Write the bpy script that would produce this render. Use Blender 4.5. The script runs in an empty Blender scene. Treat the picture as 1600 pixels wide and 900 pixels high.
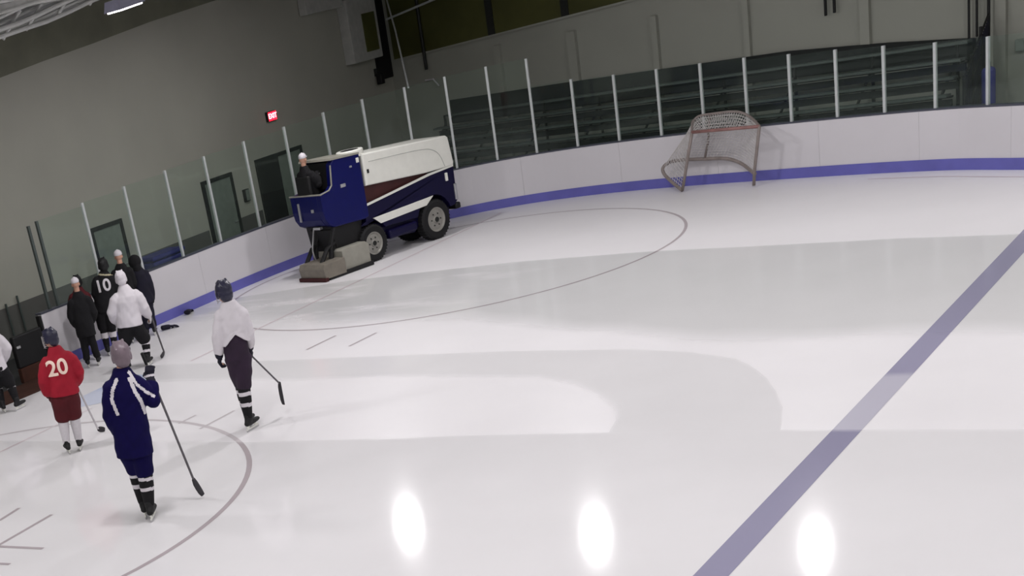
import bpy, bmesh, math, random
from mathutils import Vector, Matrix
from mathutils.bvhtree import BVHTree

S = bpy.context.scene
COL = S.collection
random.seed(7)

# ------------------------------------------------------------------ camera
cam_data = bpy.data.cameras.new('camera')
cam_data.sensor_width = 36.0
cam_data.lens = 48.11
cam_data.shift_x = 0.28538
cam_data.shift_y = 0.32710
cam_data.clip_end = 200
cam = bpy.data.objects.new('camera', cam_data)
COL.objects.link(cam)
cr = Vector((0.758551, 0.615405, -0.214191))
cu = Vector((-0.092665, 0.427245, 0.899375))
cf = Vector((-0.644992, 0.662373, -0.381113))
m = Matrix.Identity(4)
for i in range(3):
    m[i][0], m[i][1], m[i][2] = cr[i], cu[i], -cf[i]
m[0][3], m[1][3], m[2][3] = 20.4791, -23.4049, 5.1439
cam.matrix_world = m
S.camera = cam

# ------------------------------------------------------------------ world, light levels, exposure
W = bpy.data.worlds.new('world')
S.world = W
W.use_nodes = True
W.node_tree.nodes['Background'].inputs[0].default_value = (0.8, 0.85, 1.0, 1)
W.node_tree.nodes['Background'].inputs[1].default_value = 0.02
LAMP_POWER = 92.0
LAMP_COLOUR = (1.0, 0.975, 0.985)
S.view_settings.view_transform = 'Standard'
S.view_settings.look = 'None'
S.view_settings.gamma = 1.0
S.view_settings.use_curve_mapping = False
S.view_settings.exposure = 0.0


# ------------------------------------------------------------------ materials
def lin(r, g, b):
    f = lambda c: (c / 255 / 12.92) if c / 255 <= 0.04045 else ((c / 255 + 0.055) / 1.055) ** 2.4
    return (f(r), f(g), f(b), 1.0)


MATS = {}


def mat(name, rgb, rough=0.6, metal=0.0, var=0.10, scale=6.0, spec=0.4, emit=None, estr=0.0):
    if name in MATS:
        return MATS[name]
    mt = bpy.data.materials.new(name)
    mt.use_nodes = True
    nt = mt.node_tree
    b = nt.nodes['Principled BSDF']
    c = lin(*rgb)
    tc = nt.nodes.new('ShaderNodeTexCoord')
    nz = nt.nodes.new('ShaderNodeTexNoise')
    nz.inputs['Scale'].default_value = scale
    nz.inputs['Detail'].default_value = 4
    rp = nt.nodes.new('ShaderNodeValToRGB')
    rp.color_ramp.elements[0].position = 0.3
    rp.color_ramp.elements[1].position = 0.7
    rp.color_ramp.elements[0].color = tuple(x * (1 - var) for x in c[:3]) + (1,)
    rp.color_ramp.elements[1].color = tuple(min(1, x * (1 + var)) for x in c[:3]) + (1,)
    nt.links.new(tc.outputs['Object'], nz.inputs['Vector'])
    nt.links.new(nz.outputs['Fac'], rp.inputs['Fac'])
    nt.links.new(rp.outputs['Color'], b.inputs['Base Color'])
    b.inputs['Roughness'].default_value = rough
    b.inputs['Metallic'].default_value = metal
    b.inputs['Specular IOR Level'].default_value = spec
    if emit:
        b.inputs['Emission Color'].default_value = lin(*emit)
        b.inputs['Emission Strength'].default_value = estr
    MATS[name] = mt
    return mt


def glass_mat():
    mt = bpy.data.materials.new('rink_glass')
    mt.use_nodes = True
    nt = mt.node_tree
    nt.nodes.clear()
    out = nt.nodes.new('ShaderNodeOutputMaterial')
    tr = nt.nodes.new('ShaderNodeBsdfTransparent')
    tr.inputs[0].default_value = (0.93, 0.97, 0.95, 1)
    gl = nt.nodes.new('ShaderNodeBsdfGlossy')
    gl.inputs['Roughness'].default_value = 0.04
    gl.inputs['Color'].default_value = (0.9, 1.0, 0.96, 1)
    df = nt.nodes.new('ShaderNodeBsdfDiffuse')
    df.inputs[0].default_value = (0.55, 0.66, 0.60, 1)
    lay = nt.nodes.new('ShaderNodeLayerWeight')
    lay.inputs['Blend'].default_value = 0.5
    pw = nt.nodes.new('ShaderNodeMath'); pw.operation = 'POWER'; pw.inputs[1].default_value = 4.0
    nt.links.new(lay.outputs['Facing'], pw.inputs[0])
    lw = nt.nodes.new('ShaderNodeMath'); lw.operation = 'MULTIPLY_ADD'
    lw.inputs[1].default_value = 0.6; lw.inputs[2].default_value = 0.012
    nt.links.new(pw.outputs[0], lw.inputs[0])
    m1 = nt.nodes.new('ShaderNodeMixShader')
    m1.inputs[0].default_value = 0.012
    m2 = nt.nodes.new('ShaderNodeMixShader')
    nt.links.new(tr.outputs[0], m1.inputs[1])
    nt.links.new(df.outputs[0], m1.inputs[2])
    nt.links.new(lw.outputs[0], m2.inputs[0])
    nt.links.new(m1.outputs[0], m2.inputs[1])
    nt.links.new(gl.outputs[0], m2.inputs[2])
    nt.links.new(m2.outputs[0], out.inputs[0])
    return mt


def ice_mat(name, paint=None, paint_mix=0.0):
    """Ice with the bands left by the resurfacer's passes: snowy ice is whiter and duller, flooded ice greyer and glossier."""
    mt = bpy.data.materials.new(name)
    mt.use_nodes = True
    nt = mt.node_tree
    N, Lk = nt.nodes, nt.links
    b = N['Principled BSDF']
    tc = N.new('ShaderNodeTexCoord')
    # gentle wobble of the band edges
    wob = N.new('ShaderNodeTexNoise'); wob.inputs['Scale'].default_value = 0.55; wob.inputs['Detail'].default_value = 3
    Lk.new(tc.outputs['Object'], wob.inputs['Vector'])
    sep = N.new('ShaderNodeSeparateXYZ'); Lk.new(tc.outputs['Object'], sep.inputs[0])

    def math_(op, a, c, clamp=False):
        n = N.new('ShaderNodeMath'); n.operation = op; n.use_clamp = clamp
        for i, v in enumerate((a, c)):
            if isinstance(v, (int, float)): n.inputs[i].default_value = v
            else: Lk.new(v, n.inputs[i])
        return n.outputs[0]

    def curve(pts, lo=-20.0, hi=20.0, x0=-2.0, x1=34.0):
        """boundary y(x), piecewise linear, through a colour ramp"""
        r = N.new('ShaderNodeValToRGB')
        f = math_('DIVIDE', math_('SUBTRACT', sep.outputs[0], x0), x1 - x0, True)
        Lk.new(f, r.inputs['Fac'])
        e = r.color_ramp.elements
        while len(e) > 1: e.remove(e[-1])
        for k, (x, y) in enumerate(pts):
            el = e[0] if k == 0 else e.new((x - x0) / (x1 - x0))
            el.position = (x - x0) / (x1 - x0)
            v = (y - lo) / (hi - lo); el.color = (v, v, v, 1)
        return math_('ADD', math_('MULTIPLY', r.outputs['Color'], hi - lo), lo)

    def above(y, soft, wobble=0.0):
        d = math_('SUBTRACT', sep.outputs[1], y)
        if wobble:
            d = math_('ADD', d, math_('MULTIPLY', math_('SUBTRACT', wob.outputs['Fac'], 0.5), wobble))
        return math_('ADD', math_('MULTIPLY', d, 1.0 / soft), 0.5, True)

    e1 = above(curve([(-1, -0.6), (1.5, 0.2), (3, 0.7), (6.7, 1.15), (9.6, 1.07), (11.6, 0.74), (14, 0.43), (16, 0.02), (30, -3)]), 0.10, 0.12)
    e2 = above(curve([(2, -1.8), (4.2, -2.4), (8.0, -2.9), (12.7, -4.8), (15, -4.98), (30, -5.4)]), 0.8, 0.6)
    e3 = above(curve([(-1, -9.4), (8.3, -9.32), (11.2, -9.04), (13.4, -8.85), (15.3, -8.77), (17.6, -8.74), (30, -8.7)]), 0.12, 0.06)
    arc = above(curve([(10, -5.2), (12.0, -5.35), (13.0, -5.6), (13.75, -5.98), (14.1, -6.35), (14.45, -6.85), (14.75, -7.4), (15.05, -8.05), (15.3, -8.9), (15.4, -20)]), 0.12, 0.05)
    arc_in = math_('MULTIPLY', math_('SUBTRACT', 1.0, arc), e3)                       # flooded turn between the passes
    bright = above(curve([(2, -6.2), (6, -6.25), (10, -6.35), (11.2, -6.5), (11.9, -6.85), (12.5, -7.35), (12.95, -7.9), (13.25, -8.5), (13.4, -9.2), (13.5, -20)]), 0.25, 0.4)
    snow_in = math_('MULTIPLY', math_('SUBTRACT', 1.0, bright), e3)
    band = math_('MULTIPLY', e2, math_('SUBTRACT', 1.0, e1))                          # the grey flooded band
    # scraped snow streaks on the left of the band
    mp = N.new('ShaderNodeMapping'); mp.inputs['Scale'].default_value = (0.35, 1.0, 1); mp.inputs['Rotation'].default_value = (0, 0, 0.55)
    Lk.new(tc.outputs['Object'], mp.inputs['Vector'])
    st = N.new('ShaderNodeTexNoise'); st.inputs['Scale'].default_value = 1.1; st.inputs['Detail'].default_value = 6; st.inputs['Roughness'].default_value = 0.62
    Lk.new(mp.outputs[0], st.inputs['Vector'])
    streak = math_('MULTIPLY', math_('SUBTRACT', st.outputs['Fac'], 0.51), 7.0, True)
    left = math_('MULTIPLY', math_('SUBTRACT', 8.5, sep.outputs[0]), 0.28, True)
    streak = math_('MULTIPLY', streak, left)
    wet = math_('MULTIPLY', band, math_('SUBTRACT', 1.0, math_('MULTIPLY', streak, 0.8)))
    wet2 = math_('MULTIPLY', arc_in, math_('SUBTRACT', 1.0, snow_in))
    low = math_('SUBTRACT', 1.0, e3)                                                  # mirror-wet ice nearest the stands
    wetall = math_('MAXIMUM', wet, math_('ADD', math_('MULTIPLY', wet2, 0.42), math_('MULTIPLY', low, 0.36)))
    fine = N.new('ShaderNodeTexNoise'); fine.inputs['Scale'].default_value = 0.8; fine.inputs['Detail'].default_value = 8
    Lk.new(tc.outputs['Object'], fine.inputs['Vector'])
    mix = N.new('ShaderNodeMix'); mix.data_type = 'RGBA'
    mix.inputs['A'].default_value = (0.765, 0.748, 0.762, 1)
    mix.inputs['B'].default_value = (0.645, 0.640, 0.645, 1)
    Lk.new(wetall, mix.inputs['Factor'])
    colr = mix.outputs['Result']
    mul = N.new('ShaderNodeMix'); mul.data_type = 'RGBA'; mul.blend_type = 'MULTIPLY'
    mul.inputs['Factor'].default_value = 1.0
    Lk.new(colr, mul.inputs['A'])
    g = math_('ADD', math_('MULTIPLY', fine.outputs['Fac'], 0.08), 0.955)
    Lk.new(g, mul.inputs['B'])
    colr = mul.outputs['Result']
    if paint:
        pm = N.new('ShaderNodeMix'); pm.data_type = 'RGBA'
        Lk.new(colr, pm.inputs['A'])
        pm.inputs['B'].default_value = lin(*paint)
        snowy = math_('MULTIPLY', e3, above(-6.75, 0.2, 0.4))
        snowy = math_('SUBTRACT', e3, snowy)
        fac = math_('MULTIPLY', math_('SUBTRACT', 1.0, math_('MULTIPLY', snowy, 0.34)), paint_mix)
        Lk.new(fac, pm.inputs['Factor'])
        colr = pm.outputs['Result']
    Lk.new(colr, b.inputs['Base Color'])
    rough = math_('SUBTRACT', 0.33, math_('MULTIPLY', math_('MAXIMUM', math_('MULTIPLY', wet, 0.8), math_('MAXIMUM', math_('MULTIPLY', wet2, 0.6), low)), 0.235))
    Lk.new(rough, b.inputs['Roughness'])
    b.inputs['IOR'].default_value = 1.31
    bp = N.new('ShaderNodeBump'); bp.inputs['Strength'].default_value = 0.02; bp.inputs['Distance'].default_value = 0.01
    Lk.new(fine.outputs['Fac'], bp.inputs['Height'])
    return mt


# ------------------------------------------------------------------ mesh helpers
def link(name, me, parent=None, loc=(0, 0, 0), kind=None):
    o = bpy.data.objects.new(name, me)
    COL.objects.link(o)
    if parent is not None:
        o.parent = parent
    o.location = loc
    if kind:
        o['kind'] = kind
    return o


def obj(name, bm, material, parent=None, kind=None, smooth=False):
    me = bpy.data.meshes.new(name)
    bmesh.ops.recalc_face_normals(bm, faces=bm.faces)
    bm.to_mesh(me)
    bm.free()
    me.materials.append(material)
    if smooth:
        for p in me.polygons:
            p.use_smooth = True
    return link(name, me, parent, kind=kind)


def thing(name, label, cat, loc=(0, 0, 0), rz=0.0, group=None):
    o = bpy.data.objects.new(name, None)
    COL.objects.link(o)
    o.location = loc
    o.rotation_euler = (0, 0, rz)
    o.empty_display_size = 0.2
    o['label'] = label
    o['category'] = cat
    if group:
        o['group'] = group
    return o


def tag(o, label, cat, group=None):
    o['label'] = label
    o['category'] = cat
    if group:
        o['group'] = group
    return o


def add_box(bm, c, s, rz=0.0, bevel=0.0, rot=None):
    r = bmesh.ops.create_cube(bm, size=1.0)
    vs = r['verts']
    M = Matrix.Translation(Vector(c)) @ (rot.to_4x4() if rot else Matrix.Rotation(rz, 4, 'Z')) @ Matrix.Diagonal((s[0], s[1], s[2], 1))
    bmesh.ops.transform(bm, matrix=M, verts=vs)
    if bevel:
        es = list({e for v in vs for e in v.link_edges})
        bmesh.ops.bevel(bm, geom=es, offset=bevel, segments=2, affect='EDGES', profile=0.5)
    return bm


def box(c, s, rz=0.0, bevel=0.0):
    return add_box(bmesh.new(), c, s, rz, bevel)


def add_prism(bm, poly, y0, y1, bevel=0.0):
    """polygon in (x, z) extruded from y0 to y1"""
    a = [bm.verts.new((x, y0, z)) for x, z in poly]
    b = [bm.verts.new((x, y1, z)) for x, z in poly]
    n = len(poly)
    fs = [bm.faces.new(a), bm.faces.new(b[::-1])]
    for i in range(n):
        fs.append(bm.faces.new((a[i], b[i], b[(i + 1) % n], a[(i + 1) % n])))
    bmesh.ops.recalc_face_normals(bm, faces=fs)
    if bevel:
        es = list({e for f in fs[:2] for e in f.edges})
        bmesh.ops.bevel(bm, geom=es, offset=bevel, segments=2, affect='EDGES', profile=0.5)
    return bm


def prism(poly, y0, y1, bevel=0.0):
    return add_prism(bmesh.new(), poly, y0, y1, bevel)


def add_loft(bm, pts, rad, right=(1, 0, 0), n=14, caps=True):
    """closed tube along pts; rad = radius or (a, b) per point, a along 'right'"""
    P = [Vector(p) for p in pts]
    R = [(r, r) if isinstance(r, (int, float)) else r for r in rad]
    if caps:
        t0 = (P[0] - P[1]).normalized(); t1 = (P[-1] - P[-2]).normalized()
        k0 = min(R[0]); k1 = min(R[-1])
        P = [P[0] + t0 * k0 * .55, P[0] + t0 * k0 * .35] + P + [P[-1] + t1 * k1 * .35, P[-1] + t1 * k1 * .55]
        R = [tuple(x * .35 for x in R[0]), tuple(x * .8 for x in R[0])] + R + [tuple(x * .8 for x in R[-1]), tuple(x * .35 for x in R[-1])]
    right = Vector(right)
    rings = []
    for i, p in enumerate(P):
        t = (P[min(i + 1, len(P) - 1)] - P[max(i - 1, 0)]).normalized()
        s = right - t * right.dot(t)
        if s.length < 0.2:
            alt = Vector((0, 1, 0)); s = alt - t * alt.dot(t)
        s.normalize()
        f = t.cross(s)
        rings.append([bm.verts.new(p + s * R[i][0] * math.cos(a) + f * R[i][1] * math.sin(a)) for a in [2 * math.pi * k / n for k in range(n)]])
    for a, b in zip(rings, rings[1:]):
        for k in range(n):
            bm.faces.new((a[k], a[(k + 1) % n], b[(k + 1) % n], b[k]))
    bm.faces.new(rings[0][::-1])
    bm.faces.new(rings[-1])
    return bm


def tube(pts, r, n=10, caps=False):
    return add_loft(bmesh.new(), pts, [r] * len(pts), n=n, caps=caps)


def add_ball(bm, c, r, rot=None, sub=2):
    vs = bmesh.ops.create_icosphere(bm, subdivisions=sub, radius=1.0)['verts']
    if isinstance(r, (int, float)):
        r = (r, r, r)
    M = Matrix.Translation(Vector(c)) @ (rot.to_4x4() if rot else Matrix.Identity(4)) @ Matrix.Diagonal((r[0], r[1], r[2], 1))
    bmesh.ops.transform(bm, matrix=M, verts=vs)
    return bm


def add_lathe(bm, prof, axis='Y', c=(0, 0, 0), n=32):
    """prof: (radius, height along axis) pairs, closed loop of the section"""
    c = Vector(c)
    rings = []
    for r, h in prof:
        ring = []
        for k in range(n):
            a = 2 * math.pi * k / n
            if axis == 'Y':
                v = Vector((r * math.cos(a), h, r * math.sin(a)))
            else:
                v = Vector((r * math.cos(a), r * math.sin(a), h))
            ring.append(bm.verts.new(c + v))
        rings.append(ring)
    m_ = len(rings)
    for i in range(m_):
        a, b = rings[i], rings[(i + 1) % m_]
        for k in range(n):
            bm.faces.new((a[k], a[(k + 1) % n], b[(k + 1) % n], b[k]))
    return bm


def fuse(bm, voxel, smooth=4):
    """union of overlapping closed shells as one continuous mesh"""
    bmesh.ops.recalc_face_normals(bm, faces=bm.faces)
    me = bpy.data.meshes.new('shells')
    bm.to_mesh(me)
    bm.free()
    o = bpy.data.objects.new('shells', me)
    COL.objects.link(o)
    md = o.modifiers.new('remesh', 'REMESH')
    md.mode = 'VOXEL'
    md.voxel_size = voxel
    if smooth:
        sm = o.modifiers.new('smooth', 'SMOOTH')
        sm.factor = 0.5
        sm.iterations = smooth
    dg = bpy.context.evaluated_depsgraph_get()
    out = bpy.data.meshes.new_from_object(o.evaluated_get(dg))
    bpy.data.objects.remove(o)
    bpy.data.meshes.remove(me)
    for p in out.polygons:
        p.use_smooth = True
    return out


# ------------------------------------------------------------------ palette
M_WALL = mat('painted_wall', (167, 166, 156), 0.8, var=0.05, scale=0.6)
M_DADO = mat('dado_paint', (90, 89, 86), 0.7, var=0.06, scale=1.0)
M_SIDE = mat('side_wall_paint', (153, 154, 145), 0.8, var=0.04, scale=0.5)
M_ROOF = mat('roof_deck', (190, 190, 190), 0.7, var=0.08, scale=0.8)
M_PURLIN = mat('pale_steel', (246, 246, 244), 0.5, var=0.06)
M_EAVE = mat('dark_eave_steel', (112, 112, 98), 0.7, var=0.12, scale=1.5)
M_FLOOR = mat('rubber_floor', (52, 53, 54), 0.8, var=0.15, scale=3)
M_BOARD = mat('white_board_plastic', (208, 205, 209), 0.35, var=0.025, scale=0.7)
M_KICK = mat('blue_kick_plastic', (100, 99, 174), 0.4, var=0.08, scale=2)
M_RAIL = mat('grey_cap_rail', (70, 72, 84), 0.5)
M_POST = mat('aluminium_post', (198, 202, 202), 0.4, metal=0.25, var=0.05)
M_DARKPOST = mat('dark_gate_post', (70, 78, 76), 0.5)
M_GLASS = glass_mat()
M_BLACK = mat('black', (14, 14, 16), 0.6, var=0.2)
M_DARK = mat('dark_steel', (30, 32, 30), 0.6)
M_BLEACH = mat('bleacher_plank', (80, 87, 84), 0.55, var=0.15, scale=2)
M_BLEACH2 = mat('bleacher_riser', (26, 30, 29), 0.7, var=0.2, scale=2)
M_OLIVE = mat('dark_olive_glazing', (74, 75, 37), 0.5, var=0.25, scale=0.7)
M_DOOR = mat('grey_green_door', (118, 126, 118), 0.6)
M_FRAME = mat('dark_door_frame', (20, 23, 21), 0.6)
M_BOOTH = mat('booth_white', (172, 172, 168), 0.7)
M_BROWN = mat('brown_rubber', (60, 30, 18), 0.8, var=0.2)
M_ZBLUE = mat('machine_blue', (5, 11, 80), 0.4, var=0.05, spec=0.25)
M_ZNAVY = mat('machine_navy', (11, 7, 48), 0.45, var=0.08, spec=0.25)
M_ZWHITE = mat('machine_white', (226, 226, 218), 0.4, var=0.03)
M_ZMAROON = mat('machine_maroon', (62, 26, 26), 0.5, var=0.15)
M_TYRE = mat('tyre_rubber', (22, 22, 24), 0.85)
M_HUB = mat('wheel_grey', (140, 138, 132), 0.5, var=0.1)
M_ZGREY = mat('conditioner_grey', (146, 144, 134), 0.5, var=0.08)
M_ZTAN = mat('conditioner_tan', (118, 112, 102), 0.55, var=0.12)
M_STEEL = mat('bright_steel', (190, 190, 192), 0.3, metal=0.7)
M_NET = mat('goal_net_cord', (200, 196, 194), 0.8)
M_GOAL = mat('goal_pipe', (132, 122, 118), 0.45, var=0.15)
M_GOALRED = mat('goal_pipe_red', (142, 104, 100), 0.45, var=0.2)
M_SKIN = mat('skin', (196, 150, 128), 0.5, var=0.05)
M_EYE = mat('eye', (40, 32, 28), 0.3)
M_LIP = mat('lip', (150, 84, 78), 0.5)
M_WHITE = mat('white_cloth', (208, 203, 208), 0.85, var=0.05)
M_NAVY = mat('navy_cloth', (10, 4, 58), 0.85, var=0.12, spec=0.15)
M_INK = mat('dark_navy_cloth', (18, 16, 34), 0.85, var=0.2)
M_PLUM = mat('dark_plum_cloth', (38, 22, 42), 0.8, var=0.2)
M_BLACKC = mat('black_cloth', (13, 12, 16), 0.9, var=0.2)
M_RED = mat('red_cloth', (150, 9, 36), 0.8, var=0.08)
M_DKRED = mat('dark_red_cloth', (74, 5, 16), 0.8, var=0.15)
M_SOCKW = mat('grey_white_knit', (204, 200, 204), 0.9, var=0.06, scale=20)
M_GREYHELM = mat('grey_mauve_shell', (112, 98, 106), 0.4, var=0.15)
M_NAVYHELM = mat('dark_helmet_shell', (36, 36, 56), 0.35, var=0.1)
M_SILVER = mat('silver_grey_shell', (140, 140, 146), 0.35, var=0.1)
M_WOOD = mat('stick_composite', (92, 88, 92), 0.5)
M_TAPE = mat('stick_tape', (54, 52, 56), 0.9)
M_CREAM = mat('number_cream', (240, 214, 200), 0.8, var=0.02)

ICE = ice_mat('ice')
ICE_BLUE = ice_mat('ice_blue_line', (134, 131, 158), 0.92)
ICE_FAINT = ice_mat('ice_circle_line', (140, 122, 128), 0.66)
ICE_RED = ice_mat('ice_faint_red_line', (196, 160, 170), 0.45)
ICE_CREASE = ice_mat('ice_crease', (150, 176, 222), 0.55)

# ------------------------------------------------------------------ rink outline (end boards along x = 0, rounded corner, side boards)
PATH = [(0, -5.25), (0, -2), (0, 0), (.01, .9), (.05, 1.83), (.14, 2.74), (.29, 3.61), (.49, 4.42), (.76, 5.15), (1.09, 5.81),
        (1.49, 6.37), (1.95, 6.85), (2.45, 7.23), (3.01, 7.53), (3.6, 7.74), (4.22, 7.87), (4.86, 7.93), (5.51, 7.94), (6.16, 7.9),
        (6.82, 7.82), (7.46, 7.71), (8.1, 7.59), (9.33, 7.3), (10.49, 7.0), (11.59, 6.69), (12.63, 6.35), (13.63, 5.95),
        (14.59, 5.4), (16, 4.6), (18, 3.5), (22, 1.3)]
PATH = [Vector((x, y, 0)) for x, y in PATH]
# Catmull-Rom refinement
_f = []
for i in range(len(PATH) - 1):
    p0, p1, p2, p3 = PATH[max(i - 1, 0)], PATH[i], PATH[i + 1], PATH[min(i + 2, len(PATH) - 1)]
    for k in range(6):
        t = k / 6
        if (p2 - p1).length > 1.8:
            _f.append(p1.lerp(p2, t))
        else:
            _f.append(0.5 * ((2 * p1) + (p2 - p0) * t + (2 * p0 - 5 * p1 + 4 * p2 - p3) * t * t + (3 * p1 - p0 - 3 * p2 + p3) * t ** 3))
_f.append(PATH[-1])
PATH = _f
ARC = [0.0]
for a, b in zip(PATH, PATH[1:]):
    ARC.append(ARC[-1] + (b - a).length)


def on_path(s):
    s = max(0.0, min(s, ARC[-1] - 1e-6))
    for i in range(len(ARC) - 1):
        if ARC[i + 1] > s:
            k = (s - ARC[i]) / (ARC[i + 1] - ARC[i])
            t = (PATH[i + 1] - PATH[i]).normalized()
            return PATH[i].lerp(PATH[i + 1], k), t, Vector((-t.y, t.x, 0))      # point, tangent, outward normal
    return PATH[-1], Vector((1, 0, 0)), Vector((0, 1, 0))


def path_strip(s0, s1, o0, o1, z0, z1, step=0.3, bm=None):
    """solid following the boards from s0 to s1, between offsets o0..o1 outward and heights z0..z1"""
    bm = bm or bmesh.new()
    n = max(2, int(math.ceil((s1 - s0) / step)) + 1)
    rings = []
    for i in range(n):
        p, t, nrm = on_path(s0 + (s1 - s0) * i / (n - 1))
        rings.append([bm.verts.new(p + nrm * o + Vector((0, 0, z))) for o, z in ((o0, z0), (o1, z0), (o1, z1), (o0, z1))])
    for a, b in zip(rings, rings[1:]):
        for k in range(4):
            bm.faces.new((a[k], b[k], b[(k + 1) % 4], a[(k + 1) % 4]))
    bm.faces.new(rings[0])
    bm.faces.new(rings[-1][::-1])
    return bm


# ------------------------------------------------------------------ ice, floor, walls, roof
XW = -2.5                                   # end wall behind the end boards
SIDE = lambda x: 12.3 - 0.22 * (x - XW)     # side wall behind the bleachers


def slab(poly, z0, z1):
    bm = bmesh.new()
    a = [bm.verts.new((x, y, z0)) for x, y in poly]
    b = [bm.verts.new((x, y, z1)) for x, y in poly]
    bm.faces.new(a)
    bm.faces.new(b[::-1])
    n = len(poly)
    for i in range(n):
        bm.faces.new((a[i], b[i], b[(i + 1) % n], a[(i + 1) % n]))
    return bm


room = [(XW, SIDE(XW)), (XW, -31), (33, -31), (33, SIDE(33))]
obj('floor', slab(room, -0.20, -0.03), M_FLOOR, kind='structure')
ice_poly = [(p.x, p.y) for p in PATH[::3]] + [(28, -1.6), (31, -6), (31, -27), (28, -29.5), (4, -29.5), (0, -26), (0, -5.25)]
obj('ice_floor', slab(ice_poly, -0.03, 0.0), ICE, kind='structure')

def wall(name, a, b, z0, z1, th, m_):
    a = Vector((a[0], a[1], 0)); b = Vector((b[0], b[1], 0))
    t = (b - a).normalized(); n = Vector((-t.y, t.x, 0)) * th
    return obj(name, slab([(a.x, a.y), (b.x, b.y), (b.x + n.x, b.y + n.y), (a.x + n.x, a.y + n.y)], z0, z1), m_, kind='structure')


ROOF_Z = 6.95
wall('wall_end', (XW, SIDE(XW)), (XW, -31), -0.2, ROOF_Z + .3, -0.25, M_WALL)
wall('wall_side', (XW - .2, SIDE(XW - .2)), (33, SIDE(33)), -0.2, ROOF_Z + .3, 0.25, M_SIDE)
wall('wall_near', (XW, -31), (33, -31), -0.2, ROOF_Z + .3, -0.25, M_WALL)
wall('wall_far_end', (33, -31), (33, SIDE(33)), -0.2, ROOF_Z + .3, -0.25, M_WALL)
obj('ceiling', slab(room, ROOF_Z, ROOF_Z + 0.2), M_ROOF, kind='structure')

# dado: darker painted band at the foot of the end wall, interrupted by the doors
bm = bmesh.new()
for y0, y1 in ((-31, -1.05), (0.12, 3.05), (4.35, 5.28), (7.4, 12.2)):
    add_box(bm, (XW + .006, (y0 + y1) / 2, 0.50), (0.012, y1 - y0, 1.06))
obj('trim_dado', bm, M_DADO, kind='structure')

# dark eave panel along the head of the end wall (its lower edge climbs towards the corner), grey deck edge above it
def wall_plate(name, lo, hi, x0, x1, m_):
    bm = bmesh.new()
    f = bm.faces.new([bm.verts.new((x1, y, z)) for y, z in lo] + [bm.verts.new((x1, y, z)) for y, z in hi[::-1]])
    r = bmesh.ops.extrude_face_region(bm, geom=[f])
    bmesh.ops.translate(bm, vec=(x0 - x1, 0, 0), verts=[v for v in r['geom'] if isinstance(v, bmesh.types.BMVert)])
    return obj(name, bm, m_, kind='structure')


EAVE = [(-31, 4.4), (-12, 4.85), (-3, 5.42), (-1.2, 5.60), (0.5, 5.74), (2.5, 5.93), (5.3, 6.12), (8.5, 6.25), (12.2, 6.34)]
DECK = [(-31, 4.9), (-12, 5.35), (-4, 5.98), (-2.15, 6.20), (0.96, 6.58), (3.9, 6.90), (12.2, 6.92)]
wall_plate('trim_eave', EAVE, DECK, XW - .01, XW + .05, M_EAVE)
wall_plate('trim_deck', DECK, [(-31, 6.95), (12.2, 6.95)], XW - .01, XW + .08, M_ROOF)
for k, (dz, dx, r_, y0, y1) in enumerate(((.02, .30, .045, -5.5, 3.5), (.10, .22, .035, -5.5, 2.4), (.20, .45, .05, -5.5, 1.6), (.30, .25, .03, -5.0, 1.2), (.42, .5, .04, -5.0, .6))):
    P_ = [(XW + dx, y, 6.47 + .122 * y + dz + (.03 * math.sin(y * 1.9 + k))) for y in [y0 + (y1 - y0) * q / 12 for q in range(13)]]
    obj('trim_%d' % (k + 80), tube(P_, r_, n=8), M_PURLIN, kind='structure')
for k, y in enumerate((-2.05, -1.35, -.4, .7)):
    z = 6.47 + .122 * y
    obj('trim_%d' % (k + 90), tube([(XW + .25, y - .25, z - .05), (XW + .4, y + .28, z + .42)], .035, n=8), M_PURLIN, kind='structure')

# roof steel above the end zone: pale purlins along the end wall, one dark strut
PUR = [(-1.55, .30), (-.35, .26), (1.1, .30), (2.9, .30), (5.2, .30), (7.8, .30), (10.5, .3), (13.5, .3), (17, .3), (21, .3), (25, .3), (29, .3)]
for k, (x, h) in enumerate(PUR):
    bm = box((x, -9.5, ROOF_Z - h / 2), (0.10, 42, h))
    add_box(bm, (x, -9.5, ROOF_Z - h + .02), (0.24, 42, 0.04))
    o = obj('trim_%d' % (k + 1), bm, M_PURLIN, kind='structure')
for k, y in enumerate((-24, -17, -10.2, -3.6, 4.2)):
    bm = box((15, y, ROOF_Z - .20), (35, 0.14, 0.40))
    add_box(bm, (15, y, ROOF_Z - .39), (35, 0.26, 0.03))
    obj('trim_%d' % (k + 30), bm, M_PURLIN, kind='structure')


# doors in the end wall
def door(n, y0, y1, leaf_from, leaf_to, ztop, open_part=None):
    bm = bmesh.new()
    w = .09
    add_box(bm, (XW + .03, y0 + w / 2, ztop / 2), (.06, w, ztop))
    add_box(bm, (XW + .03, y1 - w / 2, ztop / 2), (.06, w, ztop))
    add_box(bm, (XW + .03, (y0 + y1) / 2, ztop - w / 2), (.06, y1 - y0 - 2 * w, w))
    root = obj('door_%d' % n, bm, M_FRAME, kind='structure')
    bm = box((XW + .018, (leaf_from + leaf_to) / 2, (ztop - w) / 2), (.036, leaf_to - leaf_from, ztop - w))
    obj('door_leaf', bm, M_DOOR, root)
    bm = box((XW + .05, leaf_to - .10, 1.0), (.05, .12, .03), bevel=.008)
    obj('door_handle', bm, M_STEEL, root)
    if open_part:
        bm = box((XW + .014, (open_part[0] + open_part[1]) / 2, (ztop - w) / 2), (.028, open_part[1] - open_part[0], ztop - w))
        obj('dark_opening', bm, M_BLACK, root)
    return root


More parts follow.
